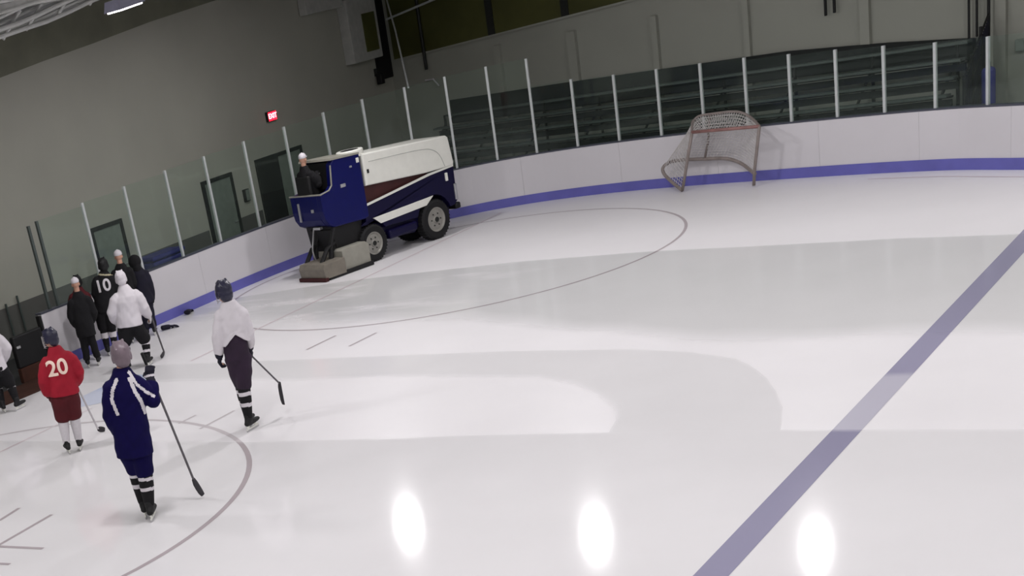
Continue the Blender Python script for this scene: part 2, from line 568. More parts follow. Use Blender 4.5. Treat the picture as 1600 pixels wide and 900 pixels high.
door(1, -1.0, 0.08, -.91, -.01, 2.0)
door(2, 3.10, 4.30, 3.19, 4.21, 2.18)
door(3, 5.33, 7.36, 6.30, 7.27, 2.26, open_part=(5.42, 6.30))

# dark upper recess and booth at the corner end of the end wall
bm = box((XW + .02, 11.93, 4.72), (.04, .80, 3.0))
obj('window_1', bm, M_BLACK, kind='structure')
booth = box((XW + .16, 10.79, 4.65), (.32, 1.42, 1.62), bevel=.02)
booth = obj('trim_50', booth, M_BOOTH, kind='structure')
obj('dark_pane', box((XW + .335, 11.03, 4.54), (.03, .60, .98)), M_OLIVE, booth)
bm = box((XW + .14, 9.2, 5.52), (.24, 1.7, .42), bevel=.02)
tag(obj('duct_box', bm, M_BOOTH), 'pale grey duct box high on the end wall left of the booth', 'duct')
sp = thing('wall_speaker', 'small black speaker on a bracket below the dark corner recess', 'speaker', (XW, 11.42, 3.30))
obj('speaker_box', box((.16, 0, -.02), (.18, .16, .30), bevel=.02), M_BLACK, sp)
obj('bracket', box((.05, 0, .16), (.12, .06, .20)), M_DARK, sp)

# side wall: upper glazing band with mullions, pilasters under it
t_side = Vector((1, -0.22, 0)).normalized()
n_side = Vector((-0.22, -1, 0)).normalized()       # towards the rink
RZ_SIDE = math.atan2(t_side.y, t_side.x)


def side_pt(x, off=0.0, z=0.0):
    p = Vector((x, SIDE(x), z)) + n_side * off
    return p


wins = [(-2.3, 1.40), (1.40, 3.76), (3.76, 6.1), (6.1, 8.4), (8.4, 11.0)]
ZB = lambda x: 3.66 + 0.042 * (x + 2.3)


def side_plate(x0, x1, zl, zu, o0, o1):
    """plate on the side wall between x0 and x1; zl, zu give its lower and upper edge"""
    bm = bmesh.new()
    ra, rb = [[bm.verts.new(side_pt(x, o, z)) for o, z in ((o0, zl(x)), (o1, zl(x)), (o1, zu(x)), (o0, zu(x)))] for x in (x0, x1)]
    for k in range(4):
        bm.faces.new((ra[k], rb[k], rb[(k + 1) % 4], ra[(k + 1) % 4]))
    bm.faces.new(ra); bm.faces.new(rb[::-1])
    return bm


for k, (x0, x1) in enumerate(wins):
    w_ = obj('window_%d' % (k + 2), side_plate(x0, x1, ZB, lambda x: 5.75, 0, .04), M_OLIVE, kind='structure')
    obj('window_sill', side_plate(x0, x1, lambda x: ZB(x) - .05, ZB, 0, .07), M_SIDE, w_)
    obj('mullion', side_plate(x1 - .22, x1, ZB, lambda x: 5.75, .02, .07), M_DARK, w_)
c = (side_pt(-2.3, .02) + side_pt(11, .02)) / 2
for k, (x, w) in enumerate(((1.40, .22), (3.76, .26), (6.12, .16), (8.45, .14), (11.1, .2), (13.75, .2))):
    q = side_pt(x, .05)
    obj('trim_%d' % (k + 60), add_box(bmesh.new(), (q.x, q.y, 1.72), (w, .10, 3.62), rz=RZ_SIDE), M_SIDE, kind='structure')

# pale pipe high across the glazing and the slack net cable running down to the tall glass
a, b = side_pt(-2.15, .25, 4.74), side_pt(0.6, .25, 5.08)
tag(obj('wall_conduit', tube([a, b], .03), M_POST), 'pale horizontal pipe crossing the dark glazing by the corner', 'pipe')
p_post, _, n_post = on_path(15.86 - 4 + .25)
tag(obj('net_cable', tube([Vector((-2.0, 11.75, 5.55)), Vector((-.4, 9.5, 4.45)), Vector((1.58, 6.56, 3.22))], .022), M_POST),
    'pale cable slanting down to the top of the tall corner glass', 'cable')
q = side_pt(-1.1, .10)
tag(obj('drain_pipe', tube([(q.x, q.y, 3.25), (q.x, q.y, 5.9)], .045), M_DARK), 'thin dark vertical pipe hanging in front of the olive glazing', 'pipe')
a, b, c_ = side_pt(-1.15, .15, 2.98), side_pt(-.86, .15, 2.98), side_pt(-.68, .15, 2.78)
tag(obj('wall_hook', tube([a, b, c_], .022), M_BOARD), 'small white bent hook on the grey side wall', 'hook')
for i, (x, z) in enumerate(((10.30, 2.90), (10.49, 2.93))):
    q = side_pt(x, .12)
    tag(obj('hanging_strap', add_box(bmesh.new(), (q.x, q.y, z + 1.1), (.05, .05, 2.2), rz=RZ_SIDE, bevel=.01), M_BLACK),
        ('longer' if i == 0 else 'shorter') + ' of the two thin black straps on the pale side wall above the bleachers', 'strap', 'black straps on the side wall')
q = side_pt(14.1, .06)
tag(obj('wall_box', add_box(bmesh.new(), (q.x, q.y, 1.78), (.16, .10, .22), rz=RZ_SIDE, bevel=.01), M_DOOR), 'small grey green box on the side wall beyond the railing', 'box')

# small fittings on the end wall
wb = thing('wall_switch_box', 'small dark switch box on the end wall between the two right doors', 'switch box', (XW, 4.70, 1.52))
obj('box_body', box((.05, 0, 0), (.10, .17, .30), bevel=.01), M_DARK, wb)
obj('box_lid', box((.105, 0, 0), (.012, .14, .26), bevel=.004), M_DOOR, wb)
ex = thing('exit_sign', 'glowing red exit sign high on the grey end wall', 'exit sign', (XW, 6.31, 3.17))
obj('sign_housing', box((.05, 0, 0), (.09, .36, .24), bevel=.012), M_DARK, ex)
M_EXIT = mat('exit_red_face', (120, 8, 20), 0.5, emit=(255, 24, 44), estr=4.0)
M_EXITL = mat('exit_letter_glow', (255, 120, 130), 0.5, emit=(255, 120, 130), estr=7.0)
obj('sign_face', box((.098, 0, 0), (.012, .33, .21)), M_EXIT, ex)


def text_mesh(s, size, extrude, bold=0.0):
    cu_ = bpy.data.curves.new('lettering', 'FONT')
    cu_.body = s
    cu_.size = size
    cu_.extrude = extrude
    cu_.offset = bold
    cu_.align_x = 'CENTER'
    cu_.align_y = 'CENTER'
    o = bpy.data.objects.new('lettering', cu_)
    COL.objects.link(o)
    dg = bpy.context.evaluated_depsgraph_get()
    me = bpy.data.meshes.new_from_object(o.evaluated_get(dg))
    bpy.data.objects.remove(o)
    return me


me = text_mesh('EXIT', .17, .003, .004)
me.transform(Matrix.Translation((.108, 0, 0)) @ Matrix(((0, 0, 1, 0), (1, 0, 0, 0), (0, 1, 0, 0), (0, 0, 0, 1))))
me.materials.append(M_EXITL)
link('lettering', me, ex)

# ------------------------------------------------------------------ paint in the ice, and a reflection strip by the boards
def flat(name, polys, m_, z=0.002):
    bm = bmesh.new()
    for poly in polys:
        bm.faces.new([bm.verts.new((x, y, z)) for x, y in poly])
    return obj(name, bm, m_, kind='structure')


def ring(cx, cy, r, w, n=128):
    out = []
    for k in range(n):
        a0, a1 = 2 * math.pi * k / n, 2 * math.pi * (k + 1) / n
        out.append([(cx + q * math.cos(a), cy + q * math.sin(a)) for q, a in ((r - w, a0), (r, a0), (r, a1), (r - w, a1))])
    return out


def bar(x0, y0, x1, y1, w):
    d = Vector((x1 - x0, y1 - y0)).normalized()
    n = Vector((-d.y, d.x)) * w / 2
    return [(x0 - n.x, y0 - n.y), (x1 - n.x, y1 - n.y), (x1 + n.x, y1 + n.y), (x0 + n.x, y0 + n.y)]


flat('blue_line_marking', [[(15.80, -27), (16.10, -27), (16.10, 4.4), (15.80, 4.5)]], ICE_BLUE)
flat('faceoff_circle_marking_right', ring(5.07, 1.456, 4.734, .06), ICE_FAINT)
flat('faceoff_circle_marking_left', ring(5.07, -13.01, 4.734, .075), ICE_FAINT)
flat('goal_line_marking', [bar(3.40, -27, 3.40, -7.7, .05), bar(3.40, -5.0, 3.40, 6.9, .05)], ICE_RED, .003)
cz = []
for k in range(25):
    a = math.pi * (k / 24) - math.pi / 2
    cz.append((3.40 - .9 + 1.15 * math.cos(a), -6.75 + 1.0 * math.sin(a)))
flat('goal_crease_marking', [cz], ICE_CREASE, .0035)
def path_line(s0, s1, o, w, n=24):
    out = []
    P_ = [on_path(s0 + (s1 - s0) * q / n) for q in range(n + 1)]
    for (p, _, n0), (p2, _, n1) in zip(P_, P_[1:]):
        out.append([((p + n0 * o).x, (p + n0 * o).y), ((p2 + n1 * o).x, (p2 + n1 * o).y), ((p2 + n1 * (o + w)).x, (p2 + n1 * (o + w)).y), ((p + n0 * (o + w)).x, (p + n0 * (o + w)).y)])
    return out


flat('board_edge_painted_reflection', path_line(23.2, 30.5, -.55, .05), ICE_RED, .003)  # reddish reflection near the side boards, painted as a thin flat strip
hashes = [bar(5.77, -4.6, 5.81, -3.75, .05), bar(6.61, -4.5, 6.65, -3.7, .05), bar(6.74, -8.75, 6.74, -7.9, .05), bar(6.10, -8.5, 6.12, -8.1, .05),
          bar(6.27, -12.7, 6.15, -12.0, .06), bar(7.03, -13.25, 6.96, -12.15, .06), bar(7.03, -13.22, 7.85, -13.17, .06), bar(7.3, -13.7, 7.77, -13.67, .06)]
flat('faceoff_hash_marking', hashes, ICE_FAINT, .003)

# ------------------------------------------------------------------ boards, kick plate, posts and glass: one barrier
BH = 1.14
barrier = thing('rink_boards', 'white rink boards with blue kick plate and glass panes curving round the ice', 'rink barrier', (0, 0, 0))
S0, S1 = 0.0, ARC[-1]
seams = [0, 2.45, 4.9, 7.3, 9.7, 12.1, 14.5, 16.95, 19.4, 21.8, 23.95, 25.9, 28.2, 31.5, S1]
for a, b in zip(seams, seams[1:]):
    obj('board_panel', path_strip(a + .002, b - .002, 0.0, 0.10, 0.0, BH - .03), M_BOARD, barrier)
obj('cap_rail', path_strip(S0, S1, -.005, .16, BH - .03, BH), M_RAIL, barrier)
obj('kick_plate', path_strip(S0, S1, -.016, 0.004, 0.0, 0.21), M_KICK, barrier)
POSTS = [(2.57, 2.76), (2.81, 2.80), (4.12, 2.86), (5.40, 2.91), (6.73, 2.96), (8.06, 2.99), (9.45, 3.04), (10.80, 3.09), (12.04, 3.16), (13.16, 3.22),
         (14.26, 3.25), (15.24, 3.27), (16.21, 3.29), (17.16, 3.28), (18.17, 2.65), (19.21, 2.59), (20.28, 2.56), (21.35, 2.54), (22.41, 2.52),
         (23.43, 2.46), (24.45, 2.42), (25.46, 2.37), (26.51, 2.31), (27.6, 2.31), (28.7, 2.31)]
POSTS = [(s - 2.25, z) for s, z in POSTS]
while POSTS[-1][0] + 1.1 < ARC[-1]:
    POSTS.append((POSTS[-1][0] + 1.1, 2.31))
PO = .06                                       # posts stand just behind the face of the boards
for i, (s, z) in enumerate(POSTS):
    p, t, n_ = on_path(s)
    q = p + n_ * PO
    bm = bmesh.new()
    add_box(bm, (q.x, q.y, (z + BH) / 2), (.055, .05, z - BH), rz=math.atan2(t.y, t.x))
    obj('glass_post', bm, M_DARKPOST if i < 2 else M_POST, barrier)
for (s, z), (s2, z2) in zip(POSTS[1:], POSTS[2:]):
    zt = z2 if abs(z - z2) > .3 and z2 < z else min(z, z2)
    if z > 3.2 and z2 < 2.7:
        zt = z2
    bm = path_strip(s + .03, s2 - .03, PO - .006, PO + .006, BH, zt, step=.25)
    obj('glass_pane', bm, M_GLASS, barrier)

# open players' gate left of the boards
gate = thing('rink_gate', 'black padded gate beside the left end of the white boards', 'gate', (0.02, -5.32, 0))
obj('padded_panel', box((-.06, -.42, .60), (.12, .78, .62), bevel=.03), M_BLACK, gate)
obj('gate_kick_board', box((-.05, -.42, .15), (.10, .78, .28), bevel=.01), M_BROWN, gate)
obj('gate_post', box((-.06, .02, .55), (.10, .06, 1.1), bevel=.01), M_BLACK, gate)
obj('latch', box((.02, -.74, .70), (.03, .10, .05), bevel=.008), M_STEEL, gate)
tag(obj('rubber_mat', box((.50, -6.75, .012), (.95, 2.1, .022), rz=-.06, bevel=.005), M_BROWN), 'dark brown rubber mat on the ice in front of the gate', 'mat')
bn = thing('players_bench', 'dark bench in the opening left of the gate', 'bench', (-1.0, -6.9, 0))
obj('bench_seat', box((0, 0, .44), (.34, 1.8, .05), bevel=.01), mat('bench_tan', (96, 86, 48), .7), bn)
for yy in (-.75, .75):
    obj('leg', box((0, yy, .21), (.28, .06, .42)), M_DARK, bn)
for i, (y, z) in enumerate(((-3.62, 1.2), (-3.98, 1.12))):
    tag(obj('wall_post', box((XW + .06, y, z / 2), (.04, .04, z), bevel=.01), M_DARKPOST), ('taller' if i == 0 else 'shorter') + ' thin dark post against the end wall above the gate', 'post', 'thin posts against the end wall')

# blue covered equipment behind the end boards
M_TRUNK = mat('trunk_blue', (22, 22, 96), .7)
eq = thing('equipment_trunk', 'dark blue covered trunk standing behind the end boards', 'trunk', (-.45, -1.05, 0))
obj('trunk_body', box((0, 0, .60), (.5, 1.05, 1.24), bevel=.05), M_TRUNK, eq)
obj('trunk_lid', box((0, 0, 1.28), (.54, 1.1, .10), bevel=.04), M_TRUNK, eq)

# ------------------------------------------------------------------ bleachers along the side wall
bl = thing('bleachers', 'dark tiered bleachers along the side wall behind the glass', 'bleachers', (0, 0, 0))
ROWS = 6
X0, X1 = -1.6, 13.3
for k in range(ROWS):
    off = 1.78 - k * 0.29
    z = .58 + k * .285
    x0 = X0 + .25 * k
    c = (side_pt(x0, off) + side_pt(X1, off)) / 2
    ln = (side_pt(X1) - side_pt(x0)).length
    obj('seat_plank', add_box(bmesh.new(), (c.x, c.y, z), (ln, .21, .05), rz=RZ_SIDE, bevel=.008), M_BLEACH, bl)
    c2 = (side_pt(x0, off - .13) + side_pt(X1, off - .13)) / 2
    obj('riser_board', add_box(bmesh.new(), (c2.x, c2.y, z - .16), (ln, .03, .14), rz=RZ_SIDE), M_BLEACH2, bl)
    c3 = (side_pt(x0, off + .17) + side_pt(X1, off + .17)) / 2
    obj('foot_board', add_box(bmesh.new(), (c3.x, c3.y, z - .33), (ln, .13, .04), rz=RZ_SIDE), M_BLEACH2, bl)
for k in range(9):
    x = X0 + 1.0 + k * (X1 - X0 - 1.3) / 8
    bm = bmesh.new()
    a, b = side_pt(x, 1.7), side_pt(x, .2)
    add_loft(bm, [(a.x, a.y, .30), (b.x, b.y, 1.75)], [.03, .03], n=6, caps=False)
    add_loft(bm, [(b.x, b.y, 2.0), (b.x, b.y, -.03)], [.035, .035], n=6, caps=False)
    add_loft(bm, [(a.x, a.y, .6), (a.x, a.y, -.03)], [.035, .035], n=6, caps=False)
    obj('support_frame', bm, M_DARK, bl)
bm = bmesh.new()
prof = [(X0 + 1.2, 1.75, 2.36), (3.5, 1.75, 2.36), (9.4, 1.75, 2.31), (11.6, 1.70, 2.18), (X1, 1.6, 2.03)]
rows = []
for x, zl, zu in prof:
    rows.append([bm.verts.new(side_pt(x, o, z)) for o, z in ((.08, zl), (.12, zl), (.12, zu), (.08, zu))])
for a, b in zip(rows, rows[1:]):
    for k in range(4):
        bm.faces.new((a[k], b[k], b[(k + 1) % 4], a[(k + 1) % 4]))
bm.faces.new(rows[0]); bm.faces.new(rows[-1][::-1])
obj('back_board', bm, M_BLEACH2, bl)

# railing and blue post at the end of the bleachers
rl = thing('guard_rail', 'black guard railing at the right end of the bleachers', 'railing', (13.55, 0, 0))
for i, (off, z) in enumerate(((2.2, 1.6), (1.6, 1.9), (.9, 2.3), (.25, 3.3))):
    q = side_pt(13.55, off)
    obj('rail_post', tube([(0, q.y, -.03), (0, q.y, z)], .03, n=8), M_BLACK, rl)
for dz in (0, -.35, -.7, -1.05):
    a, b = side_pt(13.55, 2.2), side_pt(13.55, .25)
    obj('rail_bar', tube([(0, a.y, 1.55 + dz), (0, b.y, 2.45 + dz)], .022, n=8), M_BLACK, rl)
a, b = side_pt(13.55, 2.15), side_pt(13.55, .3)
bm = bmesh.new()
for k in range(22):
    t_ = k / 21
    y_ = a.y + (b.y - a.y) * t_
    add_box(bm, (0, y_, (.1 + 1.5 + .85 * t_) / 2), (.02, .05, 1.4 + .85 * t_))
obj('infill_panel', bm, M_INK, rl)
q = side_pt(13.36, .2)
for i, (dx, zt) in enumerate(((0, 3.6), (-.14, 2.9))):
    tag(obj('hanging_strap', add_box(bmesh.new(), (q.x + dx, q.y + .03, (zt + 2.05) / 2), (.04, .04, zt - 2.05), rz=RZ_SIDE, bevel=.01), M_BLACK),
        ('longer' if i == 0 else 'shorter') + ' of the black straps on the side wall beside the guard railing', 'strap', 'black straps by the railing')
q = side_pt(14.12, 1.4)
bp_ = thing('padded_post', 'blue padded post behind the glass beside the guard railing', 'post', (q.x, q.y, 0))
obj('pad', tube([(0, 0, .1), (0, 0, 1.55)], .12, n=16, caps=True), mat('blue_pad', (62, 62, 128), .6), bp_)
obj('post_core', tube([(0, 0, -.03), (0, 0, 1.7)], .04, n=10), M_DARK, bp_)

# ------------------------------------------------------------------ ceiling lights
M_TUBE = mat('lamp_diffuser', (255, 255, 255), .5, emit=(255, 250, 252), estr=9.0)
M_HOUSE = mat('lamp_housing', (150, 150, 170), .4)


def lamp(x, y, label, z=6.0):
    t = thing('ceiling_light', label, 'ceiling light', (x, y, z), 0, 'high bay lights under the roof')
    obj('housing', prism([(-.19, .0), (.19, .0), (.11, .16), (-.11, .16)], -.32, .32), M_HOUSE, t)
    obj('diffuser', box((0, 0, -.012), (.30, .56, .02)), M_TUBE, t)
    hang = bmesh.new()
    for yy in (-.2, .2):
        add_loft(hang, [(0, yy, .15), (0, yy, ROOF_Z - z)], [.008, .008], n=6, caps=False)
    obj('hanger', hang, M_DARK, t)
    ld = bpy.data.lights.new('lamp_tubes', 'AREA')
    ld.shape = 'RECTANGLE'
    ld.size, ld.size_y = .30, .56
    ld.energy = LAMP_POWER * (1.28 if x < 9 else 1.0)
    ld.color = LAMP_COLOUR
    lo = bpy.data.objects.new('lamp_tubes', ld)
    COL.objects.link(lo)
    lo.parent = t
    lo.location = (0, 0, -.03)
    return t


LAMPS = [(3.9, -5.2)]
for yy, xs in ((1.6, (2.9, 7.6, 12.1, 16.6, 21.2, 25.8)), (-5.2, (8.4, 12.9, 17.4, 21.9, 26.4)), (-12.0, (3.9, 10.0, 14.6, 19.2, 24.0, 28.4)),
               (-18.8, (3.9, 8.4, 12.9, 17.4, 26.4)), (-25.6, (3.9, 10.6, 17.4, 26.4))):
    LAMPS += [(x, yy) for x in xs]
for i, (x, y) in enumerate(LAMPS):
    t_ = lamp(x, y, 'bright ceiling light at the top left under the dark eave' if i == 0 else 'high bay light hung under the roof out of the picture')
    if i == 0:
        t_.rotation_euler = (.09, 0, 0)          # hangs out of level

# ------------------------------------------------------------------ goal, tipped up with its back against the boards
GL, GT, GN = Vector((7.86, 6.95, 0)), Vector((0.978, -0.208, 0)), Vector((0.208, 0.978, 0))


def gp(a, b, z):
    return GL + GT * a + GN * b + Vector((0, 0, z))


goal = thing('hockey_goal', 'empty hockey goal with white net pushed up against the boards', 'goal', GL)


def gtube(pts, r, n=10):
    return tube([gp(*q) - GL for q in pts], r, n=n)


def smooth_pts(pts, k=5):
    P = [Vector(p) for p in pts]
    out = []
    for i in range(len(P) - 1):
        p0, p1, p2, p3 = P[max(i - 1, 0)], P[i], P[i + 1], P[min(i + 2, len(P) - 1)]
        for j in range(k):
            t = j / k
            out.append(0.5 * ((2 * p1) + (p2 - p0) * t + (2 * p0 - 5 * p1 + 4 * p2 - p3) * t * t + (3 * p1 - p0 - 3 * p2 + p3) * t ** 3))
    out.append(P[-1])
    return out


LP = [(0.0, 0, .03), (.10, 0, .35), (.20, 0, .70), (.36, 0, 1.24)]
RP = [(1.73, 0, .03), (1.76, 0, .30), (1.86, 0, .80), (1.94, 0, 1.21)]
BASE = smooth_pts([(0, 0, .04), (-.28, .12, .17), (-.62, .29, .36), (-.67, .34, .50), (-.54, .43, .59), (-.25, .50, .60), (.05, .52, .585), (.40, .53, .565), (.75, .53, .545), (1.02, .50, .48), (1.26, .44, .38), (1.52, .25, .30), (1.76, .02, .26)])
TOP = smooth_pts([(.36, 0, 1.24), (.18, .30, 1.38), (.17, .42, 1.44), (.28, .46, 1.495), (.62, .47, 1.505), (1.0, .47, 1.505), (1.26, .46, 1.46), (1.52, .42, 1.33), (1.94, 0, 1.21)])
obj('goal_post', gtube(LP, .034), M_GOAL, goal, smooth=True)
obj('goal_post', gtube(RP, .034), M_GOAL, goal, smooth=True)
obj('crossbar', gtube([LP[-1], RP[-1]], .034), M_GOALRED, goal, smooth=True)
obj('base_frame', gtube(BASE, .038), M_GOAL, goal, smooth=True)
obj('top_frame', gtube(TOP, .028), M_GOAL, goal, smooth=True)
obj('center_brace', gtube([(.52, .45, 1.48), (.40, .50, .95), (.28, .52, .60)], .026), M_GOAL, goal, smooth=True)


def res(pts, n):
    P = [Vector(p) for p in pts]
    d = [0]
    for a, b in zip(P, P[1:]):
        d.append(d[-1] + (b - a).length)
    out = []
    for k in range(n):
        s = d[-1] * k / (n - 1)
        i = max(j for j in range(len(d)) if d[j] <= s + 1e-9)
        i = min(i, len(P) - 2)
        out.append(P[i].lerp(P[i + 1], (s - d[i]) / max(d[i + 1] - d[i], 1e-9)))
    return out


netbm = bmesh.new()
NW, NH = 44, 18
top_r, base_r = res(TOP, NW), res(BASE, NW)
grid = [[base_r[i].lerp(top_r[i], j / (NH - 1)) + Vector((0, -.03 * math.sin(math.pi * j / (NH - 1)), 0)) for j in range(NH)] for i in range(NW)]
bar_top = res([LP[-1], RP[-1]], NW)


def cord(a, b, r=.005):
    add_loft(netbm, [gp(*a) - GL, gp(*b) - GL], [r, r], n=4, caps=False)


for i in range(NW):
    for j in range(NH - 1):
        cord(grid[i][j], grid[i][j + 1])
for j in range(0, NH):
    for i in range(NW - 1):
        cord(grid[i][j], grid[i + 1][j])
for i in range(0, NW):
    for k in range(5):
        cord(bar_top[i].lerp(top_r[i], k / 5), bar_top[i].lerp(top_r[i], (k + 1) / 5))
for k in range(1, 5):
    for i in range(NW - 1):
        cord(bar_top[i].lerp(top_r[i], k / 5), bar_top[i + 1].lerp(top_r[i + 1], k / 5))
obj('net', netbm, M_NET, goal)

# ------------------------------------------------------------------ ice resurfacer
Z_RZ = math.atan2(.967, .25)
zam = thing('ice_resurfacer', 'blue and white ice resurfacer driving along the curved boards', 'ice resurfacer', (2.66, 2.51, 0), Z_RZ)
WD = 1.06           # body width; local x forward, y to the far side


def wheel(x, r, y, far=False):
    z = r
    ty = bmesh.new()
    w = .26
    prof = [(r * .62, 0), (r * .9, -.01), (r, .03), (r, w - .03), (r * .9, w + .01), (r * .62, w)]
    add_lathe(ty, prof, 'Y', (x, y, z), 36)
    for k in range(36):
        a = 2 * math.pi * k / 36
        add_box(ty, (x + (r + .003) * math.cos(a), y + w / 2, z + (r + .003) * math.sin(a)), (.02, w * .8, .03), rot=Matrix.Rotation(-a, 3, 'Y'))
    o = obj('wheel', ty, M_TYRE, zam)
    hb = bmesh.new()
    ys = y - .004 if not far else y + w + .004
    d = 1 if not far else -1
    add_lathe(hb, [(.001, ys), (r * .16, ys), (r * .2, ys + .03 * d), (r * .5, ys + .045 * d), (r * .58, ys + .005 * d), (r * .66, ys + .01 * d), (r * .66, ys + .15 * d), (.001, ys + .15 * d)], 'Y', (x, 0, z), 32)
    obj('hub', hb, M_HUB, o)
    nb_ = bmesh.new()
    for k in range(6):
        a = 2 * math.pi * k / 6
        add_ball(nb_, (x + r * .32 * math.cos(a), ys + .02 * d, z + r * .32 * math.sin(a)), .018, sub=1)
    add_lathe(nb_, [(.001, ys - .012 * d), (r * .13, ys - .012 * d), (r * .13, ys + .02 * d), (.001, ys + .02 * d)], 'Y', (x, 0, z), 16)
    obj('wheel_nuts', nb_, M_DARK, o)


wheel(0.0, .40, 0.0)
wheel(1.96, .44, 0.0)
wheel(0.0, .40, WD - .30, True)
wheel(1.96, .44, WD - .30, True)
obj('chassis', prism([(-.75, .45), (.55, .36), (1.4, .30), (1.55, .42), (2.55, .50), (2.55, .78), (-.75, .80)], .16, WD - .2, .02), M_ZNAVY, zam)


def arch(cx, cz, r, a0, a1, n=10):
    return [(cx + r * math.cos(a0 + (a1 - a0) * k / n), cz + r * math.sin(a0 + (a1 - a0) * k / n)) for k in range(n + 1)]


lower = [(-.10, 1.26), (-.10, .84)] + arch(0.0, .40, .50, math.radians(118), math.radians(30)) + [(.50, .66), (1.40, .62)] + arch(1.96, .44, .55, math.radians(160), math.radians(18)) + [(2.62, .62), (2.72, .70), (2.74, 1.47), (1.96, 1.445)]
obj('side_body', prism(lower, .03, WD, .012), M_ZNAVY, zam)
obj('white_side_flash', prism([(.10, .925), (1.98, .975), (1.73, .81), (.30, .765)], .012, .034, .004), M_ZWHITE, zam)
obj('white_pinstripe', prism([(-.06, 1.215), (1.96, 1.425), (2.72, 1.46), (2.72, 1.50), (1.96, 1.475), (-.06, 1.262)], .008, .036), M_ZWHITE, zam)
obj('maroon_gap_panel', prism([(-.06, 1.25), (1.95, 1.46), (1.95, 1.52), (-.06, 1.66)], .09, WD - .05), M_ZMAROON, zam)
tank = prism([(.04, 1.64), (1.88, 1.505), (2.72, 1.485), (2.735, 1.56), (2.665, 2.12), (2.60, 2.165), (.06, 2.315)], -.01, WD + .01, .03)
tank = obj('snow_tank', tank, M_ZWHITE, zam)
obj('panel_seam', tube(smooth_pts([(.20, -.012, 2.12), (1.0, -.012, 2.08), (1.75, -.012, 2.03), (2.10, -.012, 1.96), (2.32, -.012, 1.80), (2.44, -.012, 1.52)], 4), .008, n=6), mat('seam_grey', (170, 172, 166), .5), tank)
obj('tank_latch', box((.14, -.02, 1.93), (.05, .03, .08), bevel=.008), M_DARK, tank)
# rear blue body with the driver's tub
blue = [(-.14, .97), (-1.02, 1.01), (-1.16, 1.08), (-1.25, 1.22), (-1.28, 1.40), (-1.28, 1.74), (-1.02, 1.78), (-.92, 1.86), (-.86, 2.30), (-.76, 2.38), (-.02, 2.34), (-.02, 1.0)]
obj('rear_body', prism(blue, .0, .16, .02), M_ZBLUE, zam)
obj('far_body', prism(blue, WD - .16, WD, .02), M_ZBLUE, zam)
obj('body_floor', prism([(-.14, .97), (-1.02, 1.01), (-1.16, 1.08), (-1.16, 1.22), (-.14, 1.22)], .15, WD - .15), M_ZNAVY, zam)
obj('back_panel', prism([(-1.16, 1.075), (-1.25, 1.21), (-1.275, 1.40), (-1.275, 1.74), (-1.20, 1.74), (-1.18, 1.30), (-1.10, 1.12)], .15, WD - .15), M_ZBLUE, zam)
obj('engine_cover', prism([(-.82, 1.2), (-.80, 2.28), (-.70, 2.37), (-.02, 2.335), (-.02, 1.2)], .15, WD - .15, .01), M_ZNAVY, zam)
obj('top_trim', prism([(-.86, 2.375), (-.02, 2.335), (-.02, 2.375), (-.84, 2.42)], -.01, WD + .01), M_ZGREY, zam)
obj('dash_panel', prism([(-.92, 1.80), (-.82, 2.34), (-.76, 2.34), (-.84, 1.8)], .14, WD - .14), M_BLACK, zam)
obj('tub_rim', tube([(-1.28, WD, 1.75), (-1.28, .0, 1.75), (-1.02, .0, 1.79), (-.93, .0, 1.87), (-.87, .0, 2.28)], .018, n=8), M_ZGREY, zam)
st = bmesh.new()
add_lathe(st, [(.16, -.014), (.188, 0), (.16, .014), (.145, 0)], 'Z', (0, 0, 0), 24)
add_loft(st, [(0, 0, 0), (0, 0, -.35)], [.02, .02], n=8, caps=False)
for k in range(3):
    a = 2 * math.pi * k / 3
    add_loft(st, [(0, 0, -.03), (.165 * math.cos(a), .165 * math.sin(a), 0)], [.012, .012], n=6, caps=False)
sw = obj('steering_wheel', st, M_BLACK, zam)
sw.location = (-.86, .56, 2.14)
sw.rotation_euler = (0, math.radians(-35), 0)
obj('driver_seat', box((-1.04, .56, 1.50), (.30, .44, .12), bevel=.04), M_BLACK, zam)
obj('seat_back', box((-1.22, .56, 1.86), (.10, .46, .60), bevel=.04), M_BLACK, zam)
lid = bmesh.new()
add_lathe(lid, [(.17, 2.28), (.30, 2.28), (.30, 2.41), (.28, 2.43), (.21, 2.43), (.17, 2.40)], 'Z', (.02, .34, 0), 32)
o = obj('filler_ring', lid, M_ZWHITE, zam, smooth=False)
d = bmesh.new()
add_lathe(d, [(.001, 2.38), (.20, 2.38), (.20, 2.432), (.001, 2.432)], 'Z', (.02, .34, 0), 32)
obj('filler_lid', d, M_DARK, o)
# fittings
for nm, c, s, mm in (('marker_light', (-.10, -.008, 2.22), (.07, .03, .10), M_ZWHITE), ('marker_light', (-.32, -.008, 2.13), (.06, .03, .04), M_STEEL),
                     ('body_plate', (-.62, -.008, 1.80), (.14, .03, .07), M_STEEL), ('body_plate', (-1.285, .35, 1.42), (.03, .08, .07), M_STEEL),
                     ('tail_trim', (-1.285, .80, 1.40), (.04, .05, .40), M_STEEL), ('body_hook', (-1.14, .45, 1.02), (.10, .22, .06), M_STEEL),
                     ('headlight', (2.46, .012, 1.28), (.06, .05, .18), M_ZWHITE), ('front_bumper', (2.72, .40, .58), (.16, .76, .14), M_BLACK),
                     ('front_step', (2.70, .05, .90), (.08, .10, .36), M_STEEL), ('side_tank', (.92, .10, .46), (.86, .2, .20), M_ZNAVY)):
    obj(nm, box(c, s, bevel=min(s) * .2), mm, zam)
